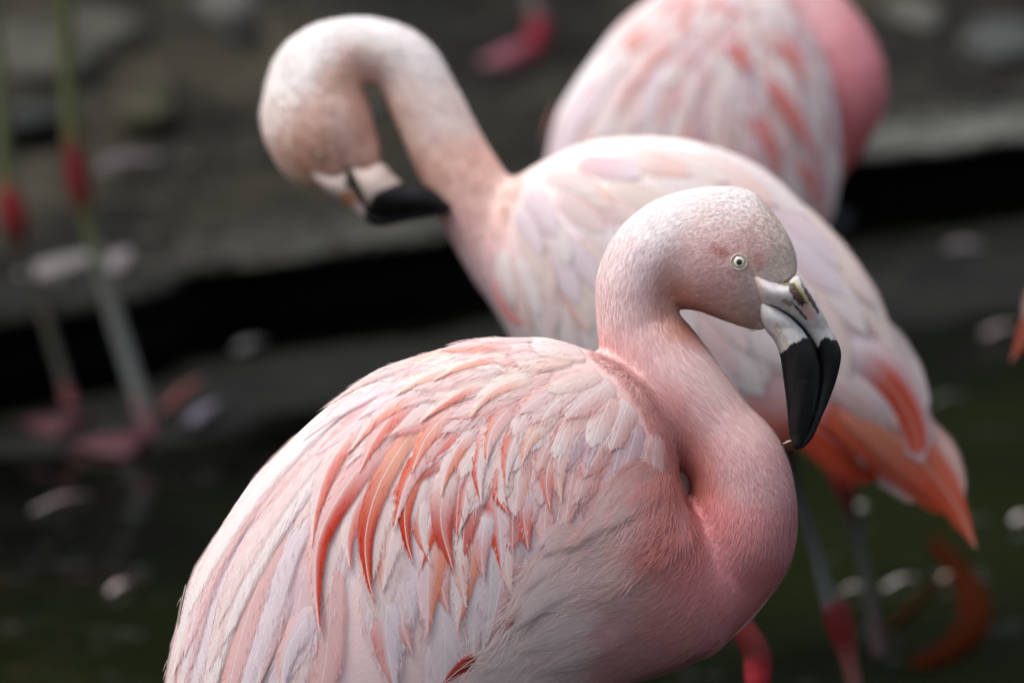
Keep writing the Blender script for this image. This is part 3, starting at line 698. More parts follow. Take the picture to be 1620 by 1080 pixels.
# --- wing feathers, from the tail end up so that the roots are tucked under
wingpoly = np.array([(1070, 745), (1050, 690), (1015, 625), (980, 592), (945, 566), (900, 548), (860, 537), (765, 539), (700, 556), (640, 580), (590, 602), (540, 636), (490, 677), (440, 728), (400, 772), (366, 825), (338, 875), (314, 925), (300, 970), (290, 1020), (280, 1090), (420, 1110), (600, 1110), (720, 1060), (790, 990), (815, 925), (850, 880), (880, 855), (940, 805), (1000, 755)], float)
SH = np.array([965.0, 640.0])
def wing_scatter(bird, poly, sizefn, dirfn, tries=6000, seed=3):
    r = np.random.default_rng(seed); pts = []
    lo = poly.min(0); hi = poly.max(0)
    cand = r.uniform(lo, hi, (tries, 2)); cand = cand[in_poly(cand[:, 0], cand[:, 1], poly)]
    for c in cand:
        L, hw = sizefn(c)[:2]; ok = True
        d = dirfn(c[0], c[1])
        for p, pd, pl, ph in pts:
            v = c-p; al = abs(v@pd); ac = abs(v[0]*pd[1]-v[1]*pd[0])
            if (al/(0.27*min(L, pl)))**2+(ac/(1.05*min(hw, ph)))**2 < 1: ok = False; break
        if ok: pts.append((c, d, L, hw))
    return pts
def sizeA(c):
    r = np.linalg.norm(c-SH)
    left = np.clip((640-c[0])/200, 0, 1)
    L = np.interp(r, [0, 100, 180, 260, 360, 480], [120, 135, 160, 210, 270, 330]); hw = np.interp(r, [0, 120, 200, 300, 400], [20, 21, 20, 23, 28])
    L *= 1+0.2*left; return L, hw
ptsA = wing_scatter(A, wingpoly, sizeA, dirWing)
ptsA.sort(key=lambda p: -np.linalg.norm(p[0]-SH))
for c, d, L, hw in ptsA:
    r = np.linalg.norm(c-SH)
    if c[1]+d[1]*L*0.5 > 1130: continue
    c2 = c-d*L*0.25
    if in_poly(np.array([c2[0]+8*0]), np.array([c2[1]]), wingpoly)[0] and poly_dist(np.array([c2[0]]), np.array([c2[1]]), wingpoly)[0] > 10: c = c2
    pts, nrs = A.flow_path(c[0], c[1], L*random.uniform(0.9, 1.12), dirWing, n=9, wob=random.gauss(0, 0.09))
    near_fl = c[0] > 760 and c[1] > 720 or c[0] > 860 and c[1] > 640
    if r < 175:
        ca = random.choice([lin(240, 222, 220), lin(238, 214, 212), lin(236, 206, 206)]); cb = random.choice([SAL, lin(226, 150, 134)]); pat = random.choice(['root', 'right', 'left']); am = random.uniform(0.15, 0.6)
        if near_fl: ca = random.choice([lin(220, 190, 196), PK, lin(214, 184, 190)]); am *= 0.5
        tip, slope, camber, wk = 0.75, 0.03, 0.16, 1.7
    elif r < 330:
        ca = random.choice([W2, lin(238, 220, 222), lin(236, 208, 212)]); cb = random.choice([OR, OR, SAL, OR2]); pat = random.choice(['left', 'right', 'tip', 'left', 'right']); am = random.uniform(0.3, 0.95)
        if c[1] < 610: am *= 0.25
        if c[1] > 800: am *= 0.5
        if near_fl: am *= 0.3; ca = random.choice([lin(222, 208, 212), lin(216, 200, 206)])
        if 470 < c[0] < 820 and 620 < c[1] < 800: am = min(1, am+0.25)
        tip, slope, camber, wk = 0.75, 0.024, 0.09, 1.8
    else:
        ca = random.choice([W2, LAV, lin(236, 220, 222)]); cb = random.choice([SAL, OR, PK2, PK2]); pat = random.choice(['left', 'right', 'root', 'edge']); am = random.choice([0, 0.1, 0.2, 0.35])
        if c[0] < 520: am *= 0.4
        tip, slope, camber, wk = 0.6, 0.012, 0.07, 1.8
    A.feather(pts, nrs, wk*hw*random.uniform(0.88, 1.15), ca, cb, pat, am, slope=slope, camber=camber, tilt=0.05, tip=tip, base=1.6, barbs=(1.6 if r < 200 else 0.6), fade=0.35, pt=(r > 190), crisp=(0.95 if r < 330 else 1.0))
# short covers lying along the ridge of the back
for i_ in range(26):
    x = 955-i_*13+random.uniform(-8, 8); yt = np.interp(x, [640, 700, 765, 812, 860, 905, 950], [571, 551, 536, 535, 534, 545, 563])
    pts, nrs = A.flow_path(x, yt+random.uniform(3, 26), random.uniform(95, 140), dirWing, n=10, wob=random.gauss(0, 0.08))
    A.feather(pts, nrs, random.uniform(24, 32), random.choice([W1, W2, lin(240, 218, 210)]), random.choice([SAL, PK]), 'root', random.uniform(0.0, 0.35), slope=0.022, base=2.2, camber=0.14, tilt=0.05, tip=0.65, barbs=0.8, fade=0.4)
# the long pale scapulars along the back
for i_, (x, y, L, hw, c) in enumerate([(600, 612, 470, 30, W1), (560, 640, 480, 27, LAV), (640, 620, 470, 24, W2), (520, 665, 470, 28, W1), (600, 660, 430, 24, W1), (480, 705, 420, 28, LAV), (560, 690, 430, 25, W2), (500, 740, 400, 27, W1), (440, 745, 400, 27, W2), (430, 800, 330, 26, LAV), (480, 800, 330, 27, PK), (400, 830, 300, 24, W1), (530, 760, 380, 24, LAV), (540, 850, 260, 30, PK)]):
    pts, nrs = A.flow_path(x, y, L, dirWing, n=14, wob=(i_ % 3-1)*0.04)
    A.feather(pts, nrs, hw, c, random.choice([PK2, SAL, PK]), random.choice(['left', 'right']), random.uniform(0, 0.35), slope=0.014, base=4, camber=0.10, tilt=0.05, tip=0.4, cols=4, barbs=0.6, crisp=0.92)
heroes = [  # path, half width, base colour, second colour, pattern, amount
 ([(660, 640), (600, 705), (545, 780), (512, 850), (508, 920), (515, 988)], 24, PK, OR2, 'right', 1.0),
 ([(640, 620), (580, 665), (530, 730), (508, 800), (503, 860)], 21, W2, OR, 'right', 0.8),
 ([(700, 640), (650, 690), (605, 765), (585, 840), (588, 900), (598, 942)], 18, lin(232,170,150), OR2, 'tip', 1.0),
 ([(690, 690), (660, 745), (645, 800), (648, 850), (659, 886)], 13, SAL, OR2, 'tip', 1.0),
 ([(740, 655), (690, 700), (650, 755), (628, 830)], 17, PK, OR, 'left', 0.9),
 ([(725, 700), (706, 760), (700, 820), (718, 892)], 21, W2, OR2, 'tip', 0.95),
 ([(765, 710), (742, 765), (735, 800), (727, 838)], 17, W2, OR, 'left', 0.8),
 ([(805, 700), (790, 745), (790, 780), (804, 808)], 17, PK, OR, 'tip', 0.9),
 ([(845, 740), (828, 785), (828, 820), (834, 862)], 22, LAV, OR, 'tip', 0.9),
 ([(710, 595), (650, 625), (600, 660), (562, 712)], 20, W2, SAL, 'right', 0.8),
 ([(760, 625), (715, 650), (678, 690), (655, 745)], 20, PK, SAL, 'tip', 0.9),
 ([(800, 590), (745, 610), (700, 640), (668, 668)], 16, CRM, OR, 'right', 0.7),
 ([(790, 640), (768, 685), (757, 740), (762, 792)], 15, W2, OR, 'left', 0.9),
 ([(775, 780), (765, 830), (762, 870), (766, 908)], 17, LAV, OR, 'tip', 0.55),
 ([(705, 850), (698, 890), (702, 925), (711, 958)], 16, LAV, OR, 'tip', 0.6),
 ([(628, 900), (615, 960), (618, 1020), (630, 1085)], 24, LAV, OR, 'left', 0.55),
 ([(655, 920), (640, 965), (645, 995), (656, 1022)], 14, LAV, OR, 'tip', 0.55),
 ([(880, 690), (866, 730), (862, 765), (868, 802)], 16, PK, OR, 'tip', 0.6),
 ([(830, 630), (795, 655), (775, 690), (770, 730)], 17, PK, SAL, 'left', 0.8),
 ([(870, 590), (815, 600), (770, 625), (745, 660)], 18, CRM, SAL, 'right', 0.6),
 ([(900, 640), (862, 660), (835, 695), (825, 730)], 18, CRM, SAL, 'tip', 0.5),
 ([(780, 575), (720, 580), (670, 600), (630, 628)], 20, CRM, SAL, 'right', 0.5),
 ([(680, 760), (668, 810), (672, 850), (684, 884)], 14, W2, OR, 'left', 0.8),
 ([(620, 720), (575, 780), (556, 840), (560, 890)], 20, W2, OR, 'right', 0.75),
 ([(690, 610), (640, 640), (600, 690), (575, 745)], 20, PK, OR, 'right', 0.7),
 ([(780, 660), (735, 690), (710, 735), (700, 780)], 17, W2, SAL, 'right', 0.9),
 ([(860, 640), (820, 680), (803, 725), (800, 765)], 17, W2, OR, 'left', 0.7),
 ([(840, 560), (780, 565), (730, 580), (690, 605)], 17, CRM, SAL, 'right', 0.7),
 ([(905, 665), (885, 710), (880, 750), (885, 790)], 17, W2, SAL, 'tip', 0.5),
 ([(740, 790), (728, 850), (730, 900), (738, 950)], 18, W1, OR, 'tip', 0.35),
 ([(800, 800), (796, 850), (800, 890), (808, 930)], 18, W1, SAL, 'tip', 0.35),
 ([(470, 880), (440, 960), (425, 1030), (415, 1085)], 26, LAV, SAL, 'right', 0.3),
 ([(530, 900), (495, 960), (462, 1020), (455, 1085)], 26, LAV, SAL, 'left', 0.4),
]
for path, hw, ca, cb, pat, am in heroes:
    pts, nrs = A.fix_path(path, 14)
    A.feather(pts, nrs, hw*1.35, ca, cb, pat, am, slope=0.03, base=3.0, camber=0.12, tilt=0.06, tip=0.8, cols=6, root=0.3, tuck=0.25, fade=0.6, barbs=0.8, pt=True, crisp=0.84)
for path, hw in (([(880, 915), (850, 935), (822, 955), (796, 985)], 17), ([(765, 1020), (742, 1035), (722, 1050), (700, 1070)], 14), ([(985, 770), (962, 785), (945, 800), (925, 822)], 7), ([(412, 1050), (414, 1075), (420, 1100)], 8)):
    pts, nrs = A.fix_path(path, 9); A.feather(pts, nrs, hw, lin(150, 40, 26), lin(206, 84, 56), 'edge', 0.7, slope=0.02, base=7, tip=0.7, fade=0.5, pt=True)
# one black barbule sliver at the rim and a wisp
A.feather(*A.fix_path([(300, 915), (294, 940), (289, 965), (286, 992)], 8, z=[110, 110, 108, 105]), 3.2, lin(24, 20, 18), lin(200, 180, 120), 'left', 0.7, tip=0.6, base=0)
# --- flank tufts: plumes that curl over the front edge of the wing
tuft = [((1060, 760), (1015, 765), (975, 790), (945, 822), 16), ((1040, 790), (985, 800), (935, 825), (905, 850), 15), ((1030, 820), (975, 828), (925, 842), (875, 860), 14), ((1000, 850), (930, 852), (885, 850), (860, 866), 12),
 ((1000, 870), (930, 872), (880, 885), (838, 925), 20), ((985, 895), (910, 893), (850, 915), (812, 960), 19), ((960, 915), (890, 908), (845, 930), (802, 972), 14), ((1000, 930), (940, 930), (885, 940), (845, 955), 16),
 ((960, 960), (900, 968), (850, 985), (805, 1010), 20), ((930, 995), (870, 1005), (820, 1025), (770, 1050), 20), ((900, 1030), (850, 1040), (790, 1060), (740, 1085), 20), ((1050, 740), (1015, 745), (985, 765), (962, 795), 14), ((1000, 990), (950, 1000), (900, 1020), (850, 1045), 18), ((1040, 880), (990, 885), (950, 900), (910, 915), 14)]
for k_, (a, b, c, d, hw) in enumerate(tuft):
    for rep in range(3):
        jx, jy = random.uniform(-26, 26), random.uniform(-16, 16)
        pp = [(a[0]+jx, a[1]+jy), (b[0]+jx, b[1]+jy), (c[0]+jx*0.7, c[1]+jy*0.7), (d[0]+jx*0.5, d[1]+jy*0.6)]
        pts, nrs = A.fix_path(pp, 16); cc = A.colfn(np.array([b[0]]), np.array([b[1]]), np.array([0]))[0]
        A.tuft(pts, nrs, hw*random.uniform(1.3, 2.0), cc*1.06, n=520, base=1+rep*1.5, slope=random.uniform(0.02, 0.07), dome=hw*0.15)
# strands streaming off those plumes
A.strands(9000, lambda x, y, z: in_poly(x, y, FL) & (poly_dist(x, y, FL[:17]) < 46) & (x < 1085) & (x > 620), lambda x, y: norm2(dirDown(x, y)+np.stack([np.full(len(x), -0.1), np.full(len(x), 0.25)], 1)), lambda x, y: np.full(len(x), 52.0), 1.1, name='flank_down', lift=0.18, jitter=0.12, bright=0.05, clump=(30, 0.3), curl=0.12, mul=1.12)

A.flush_barbs()
# --- bill of the front bird
def bill(bird, polys, h, colfn, names=('upper_mandible', 'lower_mandible'), z0=0, flat=(0, 0), zsc=None):
    out = []
    for (poly, kk, R), nm, fl in zip(polys, names, flat):
        P = np.array(poly); lo = P.min(0)-12; hi = P.max(0)+12
        fd = Field((lo[0], lo[1], z0-84), (hi[0], hi[1], z0+84), h)
        fd.outline(poly, kk, R, flat=fl, k=2, zc=z0)
        fd.V -= 1.9
        V, Q = fd.mesh(2); q = V.copy(); q[:, 1] *= -1
        if zsc is not None: q[:, 2] = z0+(q[:, 2]-z0)*zsc(V[:, 0], V[:, 1])
        out.append(mesh_obj(nm, bird.w(q), Q, M_BILL, bird.root, col=colfn(nm, V[:, 0], V[:, 1], V[:, 2])))
    return out
upA = [(1183, 430), (1200, 440), (1222, 449), (1244, 449), (1259, 438), (1271, 453), (1290, 482), (1308, 514), (1320, 536), (1328, 560), (1322, 595), (1310, 630), (1297, 660), (1285, 688), (1272, 704), (1263, 707), (1276, 688), (1290, 650), (1297, 610), (1298, 578), (1290, 548), (1271, 520), (1249, 500), (1209, 480), (1198, 462), (1192, 446)]
loA = [(1206, 480), (1230, 489), (1249, 501), (1271, 521), (1289, 548), (1297, 578), (1296, 610), (1289, 650), (1275, 688), (1265, 708), (1256, 705), (1251, 684), (1247, 640), (1242, 600), (1236, 560), (1227, 538), (1213, 520), (1204, 500)]
tomA = np.array([(1206, 479), (1230, 488), (1249, 500), (1271, 520), (1290, 548), (1298, 580), (1297, 612), (1290, 650)], float)
def colBillA(nm, x, y, z):
    white = np.array(lin(204, 201, 201)); n = len(x); c = np.tile(white, (n, 1))
    wob = 1.2*np.sin(x*0.35)+0.7*np.sin(x*0.9+1)
    def put(m, cc, s=1.0):
        m = np.clip(m, 0, 1)*s; c[:] = c*(1-m[:, None])+np.array(cc)*m[:, None]
    def blob(cx, cy, rx, ry, a): 
        ca, sa = math.cos(a), math.sin(a); dx = x-cx; dy = y-cy
        u = (dx*ca+dy*sa)/rx; v = (-dx*sa+dy*ca)/ry
        return np.clip((1.15-np.sqrt(u*u+v*v)+0.12*np.sin(x*0.5+y*0.3))*4, 0, 1)
    td = poly_dist(x, y, np.vstack([tomA, tomA[::-1]]))
    if nm == 'upper_mandible':
        put(blob(1225, 466, 30, 22, 0.2), lin(178, 174, 178), 0.6); put((1212-x)/12, lin(206, 182, 176), 0.8); put(0.5*np.sin(x*0.21+y*0.13)*np.sin(y*0.3-x*0.1), lin(150, 140, 120), 0.5)
        put(blob(1258, 466, 23, 8, 1.0), lin(82, 58, 44), 0.95); put(blob(1270, 483, 8, 6, 0.9), lin(70, 46, 34), 0.9)
        put(blob(1250, 455, 6, 5, 0), lin(44, 44, 28), 0.9)
        put(blob(1280, 474, 26, 3.6, 1.02), lin(84, 56, 40), 0.95); put(blob(1265, 462, 22, 2.4, 1.0), lin(176, 164, 104), 0.9)
        put(blob(1239, 449, 10, 3.5, 0.1), lin(110, 104, 60), 0.8); put(blob(1243, 479, 10, 4, 0.5), lin(128, 122, 84), 0.8)
        put(blob(1278, 495, 16, 8, 0.9), lin(222, 178, 172), 0.8); put(blob(1263, 493, 19, 2.2, 0.85), lin(60, 48, 42), 0.9)
        put(blob(1303, 507, 8, 4, 1.0), lin(180, 172, 140), 0.6)
        bl = np.interp(x, [1285, 1293, 1297, 1303, 1311, 1319, 1330], [560, 548, 536, 534, 536, 537, 541])+wob
        put((y-bl)*0.6+0.5, lin(13, 13, 15))
        put((2.0-td)*0.6*(x > 1215), lin(40, 38, 38), 0.85)
    else:
        put(0.5*np.sin(x*0.25+y*0.11)*np.sin(y*0.2-x*0.3), lin(150, 142, 124), 0.45); put(blob(1229, 521, 9, 5, 1.2), lin(176, 164, 130), 0.7); put(blob(1229, 522, 5, 3, 1.2), lin(206, 198, 180), 1); put(blob(1240, 540, 14, 3, 1.2), lin(186, 178, 140), 0.5)
        bl = np.interp(x, [1230, 1236, 1248, 1258, 1268, 1278, 1286, 1292], [562, 558, 545, 541, 535, 535, 545, 556])+wob*0.8
        put((y-bl)*0.6+0.5, lin(13, 13, 15))
        put((np.interp(x, [1206, 1250, 1275, 1290], [1.5, 2.5, 5, 8])-td)*0.6, lin(16, 16, 18), 1)
        put(blob(1257, 695, 8, 9, 0), lin(64, 56, 56), 0.6)
    put((y-545)/20*(0.5+0.5*np.sin(x*1.1+y*0.12))*(0.5+0.5*np.sin(y*0.07+x*0.3)), lin(34, 33, 36), 0.6)
    put((y-560)/60*np.clip((4-np.abs(td-5))/3, 0, 1), lin(50, 50, 54), 0.5)
    return c
bill(A, [(upA, 2.2, 26), (loA, 3.2, 26)], 2.0, colBillA, flat=(22, 22), zsc=lambda x, y: np.interp(y, [430, 470, 520, 600, 700], [2.2, 1.75, 1.2, 0.95, 0.8]))
# --- eye
ep, en = A.front(1167, 415)
def eye(bird, p, nrm, R, ringc=lin(214, 200, 176), iris=lin(238, 232, 216)):
    nrm = np.array([nrm[0]*0.5, nrm[1]*0.5, nrm[2]]); nrm /= np.linalg.norm(nrm)
    a = np.cross(nrm, (0, 1, 0)); a /= np.linalg.norm(a); b = np.cross(nrm, a)
    c = p-nrm*R*0.62; V = []; cols = []; f = []; nt_, nr_ = 40, 26
    for i in range(nr_):
        th = i/(nr_-1)*math.pi*0.62+1e-4
        rr = R*math.sin(th)
        if rr < 0.31*R and th < 1: cc = lin(6, 6, 8)
        elif rr < 0.60*R and th < 1: cc = iris
        elif rr < 0.67*R and th < 1: cc = lin(120, 116, 100)
        else: cc = lin(236, 228, 212)
        for j in range(nt_):
            ph = 2*math.pi*j/nt_; V.append(c+nrm*R*math.cos(th)+(a*math.cos(ph)+b*math.sin(ph))*rr); cols.append(cc)
    for i in range(nr_-1):
        for j in range(nt_): f.append((i*nt_+j, i*nt_+(j+1) % nt_, (i+1)*nt_+(j+1) % nt_, (i+1)*nt_+j))
    e = mesh_obj('eye', bird.w(np.array(V)), f, M_EYE, bird.root, col=cols)
    V = []; cols = []; f = []
    for i in range(36):
        ph = 2*math.pi*i/36; o = a*math.cos(ph)+b*math.sin(ph)*0.95
        for j in range(8):
            q = 2*math.pi*j/8; V.append(p+nrm*0.12*R+o*(R*0.95+math.cos(q)*R*0.09)+nrm*math.sin(q)*R*0.09)
            cols.append(np.array(ringc)*(0.75+0.3*math.sin(i*0.9)**2))
    for i in range(36):
        for j in range(8): f.append((i*8+j, ((i+1) % 36)*8+j, ((i+1) % 36)*8+(j+1) % 8, i*8+(j+1) % 8))
    mesh_obj('eyelid', bird.w(np.array(V)), f, M_BILL, bird.root, col=cols)
eye(A, ep, en, 13.5)
# legs of the front bird, below the frame
for x, dx, z in ((690, 10, 60), (800, -20, -60)):
    hip = A.w(np.array([x, -1180, z]))+A.base; kn = A.w(np.array([x+dx+40, -1420, z]))+A.base; ft = np.array([A.base[0]+(x-740)*A.s, A.base[1]-z*A.s, -0.05])
    mid = (kn*0.5+ft*0.5)
    tube(None, [hip, (hip+kn)/2, kn, kn+(ft-kn)*0.12, mid, ft], [0.017, 0.009, 0.012, 0.008, 0.006, 0.007], [PINK_L, GREY_LEG, RED_J, RED_J, GREY_LEG, PINK_L], 'leg', A.root, A.base)
# speck of down held at the tip of the bill
def loose_feather(name, label, P, cols, origin, mat=None, cat='feather', group=None, hwm=0.004):
    pts = cat_rom(P, 9); n = len(pts); T = np.gradient(pts, axis=0); T /= np.linalg.norm(T, axis=1)[:, None]
    B = np.cross(T, (0, 0, 1)); B /= np.linalg.norm(B, axis=1)[:, None]+1e-9
    w = hwm*np.sin(np.clip(np.linspace(0.12, 1.0, n), 0, 0.99)*math.pi)**0.6; V = []; cl = []; uv = []; ed = []
    for i in range(n):
        for s in (-1, -.5, 0, .5, 1):
            V.append(pts[i]+B[i]*w[i]*s+np.array([0, 0, 0.25*hwm*(1-s*s)])-origin); cl.append(cols if not isinstance(cols, list) else np.array(cols[0])*(1-i/(n-1))+np.array(cols[1])*i/(n-1)); uv.append((i*9, s*w[i]*2000, 3.0)); ed.append(abs(s))
    f = [(i*5+j, i*5+j+1, i*5+j+6, i*5+j+5) for i in range(n-1) for j in range(4)]
    o = mesh_obj(name, V, f, mat or M_FEATHER, None, col=cl, uv=np.array(uv), edge=ed); o.location = origin
    tag(o, label, cat, group); return o
p0 = A.w(np.array([1258., -701., 8.]))+A.base; p1 = A.w(np.array([1249., -697., 12.]))+A.base; p2 = A.w(np.array([1238., -702., 14.]))+A.base
loose_feather('down_feather', 'tiny white down scrap held at the black bill tip', [p0, p1, p2], lin(236, 232, 226), p0, hwm=0.0022)

# ================================================================== SECOND FLAMINGO (preening, behind)
B = Bird('preening pink flamingo behind with its bill tucked against its neck', 7.0, (1180, 1530))
fB = Field((400, 10, -230), (1490, 800, 230), 7.0)
bodyB = [(806, 296), (830, 274), (870, 250), (930, 226), (1000, 218), (1080, 222), (1140, 240), (1200, 270), (1250, 310), (1300, 355), (1340, 405), (1375, 460), (1400, 520), (1425, 570), (1440, 620), (1430, 680), (1385, 725), (1330, 722), (1270, 708), (1180, 712), (1000, 700), (880, 620), (828, 555), (800, 500), (778, 440), (780, 370)]
fB.outline(bodyB, 1.0, 250, flat=55, k=24)
fB.chain([(505, 225, 0, 76), (502, 200, 0, 84), (497, 160, 0, 80), (505, 118, 0, 72), (538, 84, 0, 54), (590, 80, 0, 51), (640, 104, 0, 53), (674, 165, 0, 56), (712, 245, 0, 59), (760, 330, 0, 64), (800, 398, 0, 67), (848, 455, 0, 72), (892, 520, 5, 76)], 130, k=22)
headB = [(418, 170), (420, 210), (437, 240), (462, 262), (492, 282), (520, 292), (552, 288), (598, 266), (601, 240), (592, 205), (577, 165), (540, 140), (460, 130)]
fB.outline(headB, 1.4, 90, k=14)
PB, QB = fB.mesh(2)
colsB = [(500, 60, *lin(240, 232, 230)), (440, 120, *lin(240, 230, 226)), (600, 50, *lin(240, 234, 232)), (430, 200, *lin(240, 222, 214)), (470, 240, *lin(206, 140, 108)), (510, 230, *lin(214, 152, 124)), (540, 200, *lin(232, 200, 190)), (585, 180, *lin(230, 156, 122)), (592, 230, *lin(226, 160, 136)), (560, 260, *lin(214, 176, 158)), (500, 270, *lin(200, 140, 104)), (570, 120, *lin(228, 170, 140)), (650, 90, *lin(238, 226, 224)), (620, 140, *lin(228, 200, 188)), (700, 180, *lin(236, 214, 206)), (640, 200, *lin(226, 192, 178)), (700, 260, *lin(226, 170, 150)), (740, 280, *lin(230, 176, 158)), (740, 350, *lin(228, 176, 170)), (790, 300, *lin(232, 192, 178)), (760, 430, *lin(224, 184, 184)), (800, 500, *lin(222, 194, 196)), (850, 300, *lin(238, 214, 208)), (900, 400, *lin(234, 210, 212)), (1000, 240, *lin(242, 226, 220)), (1200, 320, *lin(240, 222, 224)), (1300, 450, *lin(238, 214, 220)), (1150, 550, *lin(236, 204, 208)), (1250, 620, *lin(232, 176, 178)), (1230, 680, *lin(222, 80, 50)), (1330, 700, *lin(222, 80, 50)), (1400, 600, *lin(236, 206, 206))]
def colBf(x, y, z): return rbf(colsB, np.asarray(x, float), y, 30)**0.66
B.set_body(PB, QB, colBf)
dirBw = [(820, 330, .6, .8), (800, 420, .15, 1), (850, 480, .3, 1), (900, 300, .9, .45), (950, 400, .55, .85), (1000, 240, 1, .1), (1000, 330, .85, .5), (1100, 300, .9, .4), (1200, 300, .82, .57), (1200, 420, .75, .66), (1300, 420, .62, .78), (1350, 520, .55, .83), (1250, 550, .75, .66), (1100, 500, .6, .8), (1000, 550, .45, .9), (1380, 600, .6, .8)]
dBw = lambda x, y: norm2(rbf(dirBw, x, y, 70))
wingB = np.array([(815, 305), (840, 282), (880, 258), (940, 235), (1000, 228), (1080, 232), (1135, 249), (1195, 280), (1245, 320), (1292, 363), (1330, 412), (1365, 465), (1390, 525), (1400, 600), (1330, 660), (1230, 660), (1100, 640), (900, 600), (830, 540), (790, 470), (785, 400)], float)
SB = np.array([800.0, 330.0])
def sizeB(c):
    r = np.linalg.norm(c-SB); return np.interp(r, [0, 120, 220, 350, 500], [105, 125, 190, 260, 300]), np.interp(r, [0, 150, 300, 450], [18, 20, 26, 32])
pB = wing_scatter(B, wingB, sizeB, dBw, 3000, 5); pB.sort(key=lambda p: -np.linalg.norm(p[0]-SB))
for c, d, L, hw in pB:
    r = np.linalg.norm(c-SB); e = c+d*L
    over = (e[1]-(640+(e[0]-1200)*(-0.45)))
    if e[0] > 1180 and over > 0: L = L-over*1.1
    if L < 60: continue
    pts, nrs = B.flow_path(c[0], c[1], L, dBw, n=9, wob=random.gauss(0, 0.1))
    ca = random.choice([W1, W1, W2, LAV, lin(240, 222, 214)]); cb = random.choice([PK2, SAL, PK, lin(222, 200, 180)]); am = random.uniform(0, 0.45) if r < 320 else random.uniform(0, 0.2)
    B.feather(pts, nrs, 1.3*hw*random.uniform(0.9, 1.15), ca, cb, random.choice(['root', 'right', 'edge', 'left', 'tip']), am, slope=0.035, camber=0.14, tilt=0.05, tip=0.6, fade=0.35)
for path, hw in (([(795, 430), (805, 465), (825, 495), (850, 508)], 8), ([(1020, 400), (1045, 430), (1060, 460)], 7)):
    pts, nrs = B.fix_path(path, 8); B.feather(pts, nrs, hw, PK3, OR, 'core', 0.8, base=22, tip=0.5)
for path, z, hw, ca, cb, pat, am in [
  ([(1240, 640), (1290, 680), (1340, 715), (1392, 752)], [60, 70, 60, 40], 52, SAL, lin(214, 78, 48), 'full', 0.95),
  ([(1340, 705), (1380, 735), (1415, 765), (1450, 795)], [10, 10, 0, 0], 22, LAV, W1, 'full', 1),
  ([(1290, 630), (1370, 690), (1440, 745), (1505, 812)], [62, 66, 50, 25], 46, lin(236,140,112), lin(220, 90, 58), 'full', 0.8),
  ([(1300, 610), (1400, 680), (1470, 745), (1510, 800), (1543, 866)], [70, 80, 60, 40, 20], 56, lin(238,150,122), lin(226, 98, 66), 'tip', 1.0),
  ([(1380, 650), (1440, 670), (1490, 715), (1525, 790)], [30, 30, 20, 10], 34, W2, SAL, 'full', 0.4),
  ([(1270, 560), (1330, 600), (1390, 655), (1440, 735)], [90, 100, 95, 70], 46, W2, SAL, 'left', 0.4),
  ([(1310, 530), (1375, 580), (1430, 650), (1456, 730)], [96, 108, 100, 80], 52, LAV, OR, 'core', 1.0),
  ([(1380, 500), (1420, 550), (1448, 600), (1468, 650)], [20, 20, 10, 0], 26, W1, CRM, 'full', 0.5),
  ([(1370, 520), (1405, 570), (1435, 610), (1460, 640)], [50, 50, 40, 20], 22, CRM, OR, 'core', 0.5)]:
    pts, nrs = B.fix_path(path, 12, z); B.feather(pts, None, hw, ca, cb, pat, am, slope=0, base=0, camber=0.3, tilt=0.1, tip=0.62, cols=6, nz=(0.2, 0.25, 0.95), pt=(hw == 56))
neckB = np.array([(400, 0), (700, 0), (830, 280), (780, 420), (830, 560), (760, 520), (690, 330), (610, 200), (600, 270), (560, 300), (500, 285), (400, 230)], float)
dirBn = [(540, 240, -.3, -1), (500, 200, -.4, -.9), (450, 200, -.1, -1), (450, 120, .4, -.9), (500, 70, .9, -.4), (580, 60, 1, 0), (650, 80, .8, .6), (690, 160, .5, .85), (740, 280, .5, .85), (780, 420, .5, .85)]
B.strands(9000, lambda x, y, z: in_poly(x, y, neckB), lambda x, y: norm2(rbf(dirBn, x, y, 40)), lambda x, y: np.full(len(x), 16.), 2.2, lift=0.16, clump=(18, 0.3))
upB = [(495, 274), (530, 282), (550, 276), (557, 292), (570, 318), (586, 336), (620, 343), (660, 337), (698, 331), (712, 331), (700, 339), (650, 348), (605, 357), (586, 353), (562, 334), (536, 316), (512, 298)]
loB = [(552, 270), (580, 270), (605, 262), (622, 279), (640, 293), (662, 293), (685, 303), (702, 317), (713, 331), (690, 333), (650, 339), (612, 342), (588, 337), (572, 318), (558, 292)]
def colBillB(nm, x, y, z):
    c = np.tile(np.array(lin(180, 162, 154)), (len(x), 1))
    if nm == 'upper_mandible':
        m = np.clip(1.3-np.hypot((x-552)/16, (y-315)/14), 0, 1)[:, None]; c = c*(1-m)+np.array(lin(170, 112, 76))*m
        m = np.clip((x-576)/4, 0, 1)[:, None]; c = c*(1-m)+np.array(lin(13, 13, 15))*m
        m = np.clip((x-546)/6, 0, 1)[:, None]*np.clip((302-y)/6, 0, 1)[:, None]; c = c*(1-m)+np.array(lin(60, 50, 44))*m
    else:
        bl = np.interp(x, [560, 583, 588, 598, 615, 640, 720], [345, 334, 318, 306, 299, 288, 280]); m = np.clip((y-bl)/4+0.5, 0, 1)
        c = c*(1-m[:, None])+np.array(lin(13, 13, 15))*m[:, None]
        m = np.clip((562+(y-272)*0.45-x)/4, 0, 1)[:, None]; c = c*(1-m)+np.array(lin(50, 44, 40))*m
    return c
bill(B, [(upB, 3.5, 24), (loB, 4.0, 26)], 3.0, colBillB, z0=45, flat=(8, 8))
ep, en = B.front(507, 247); eye(B, ep, en, 9.5, ringc=lin(206, 170, 140), iris=lin(222, 190, 150))
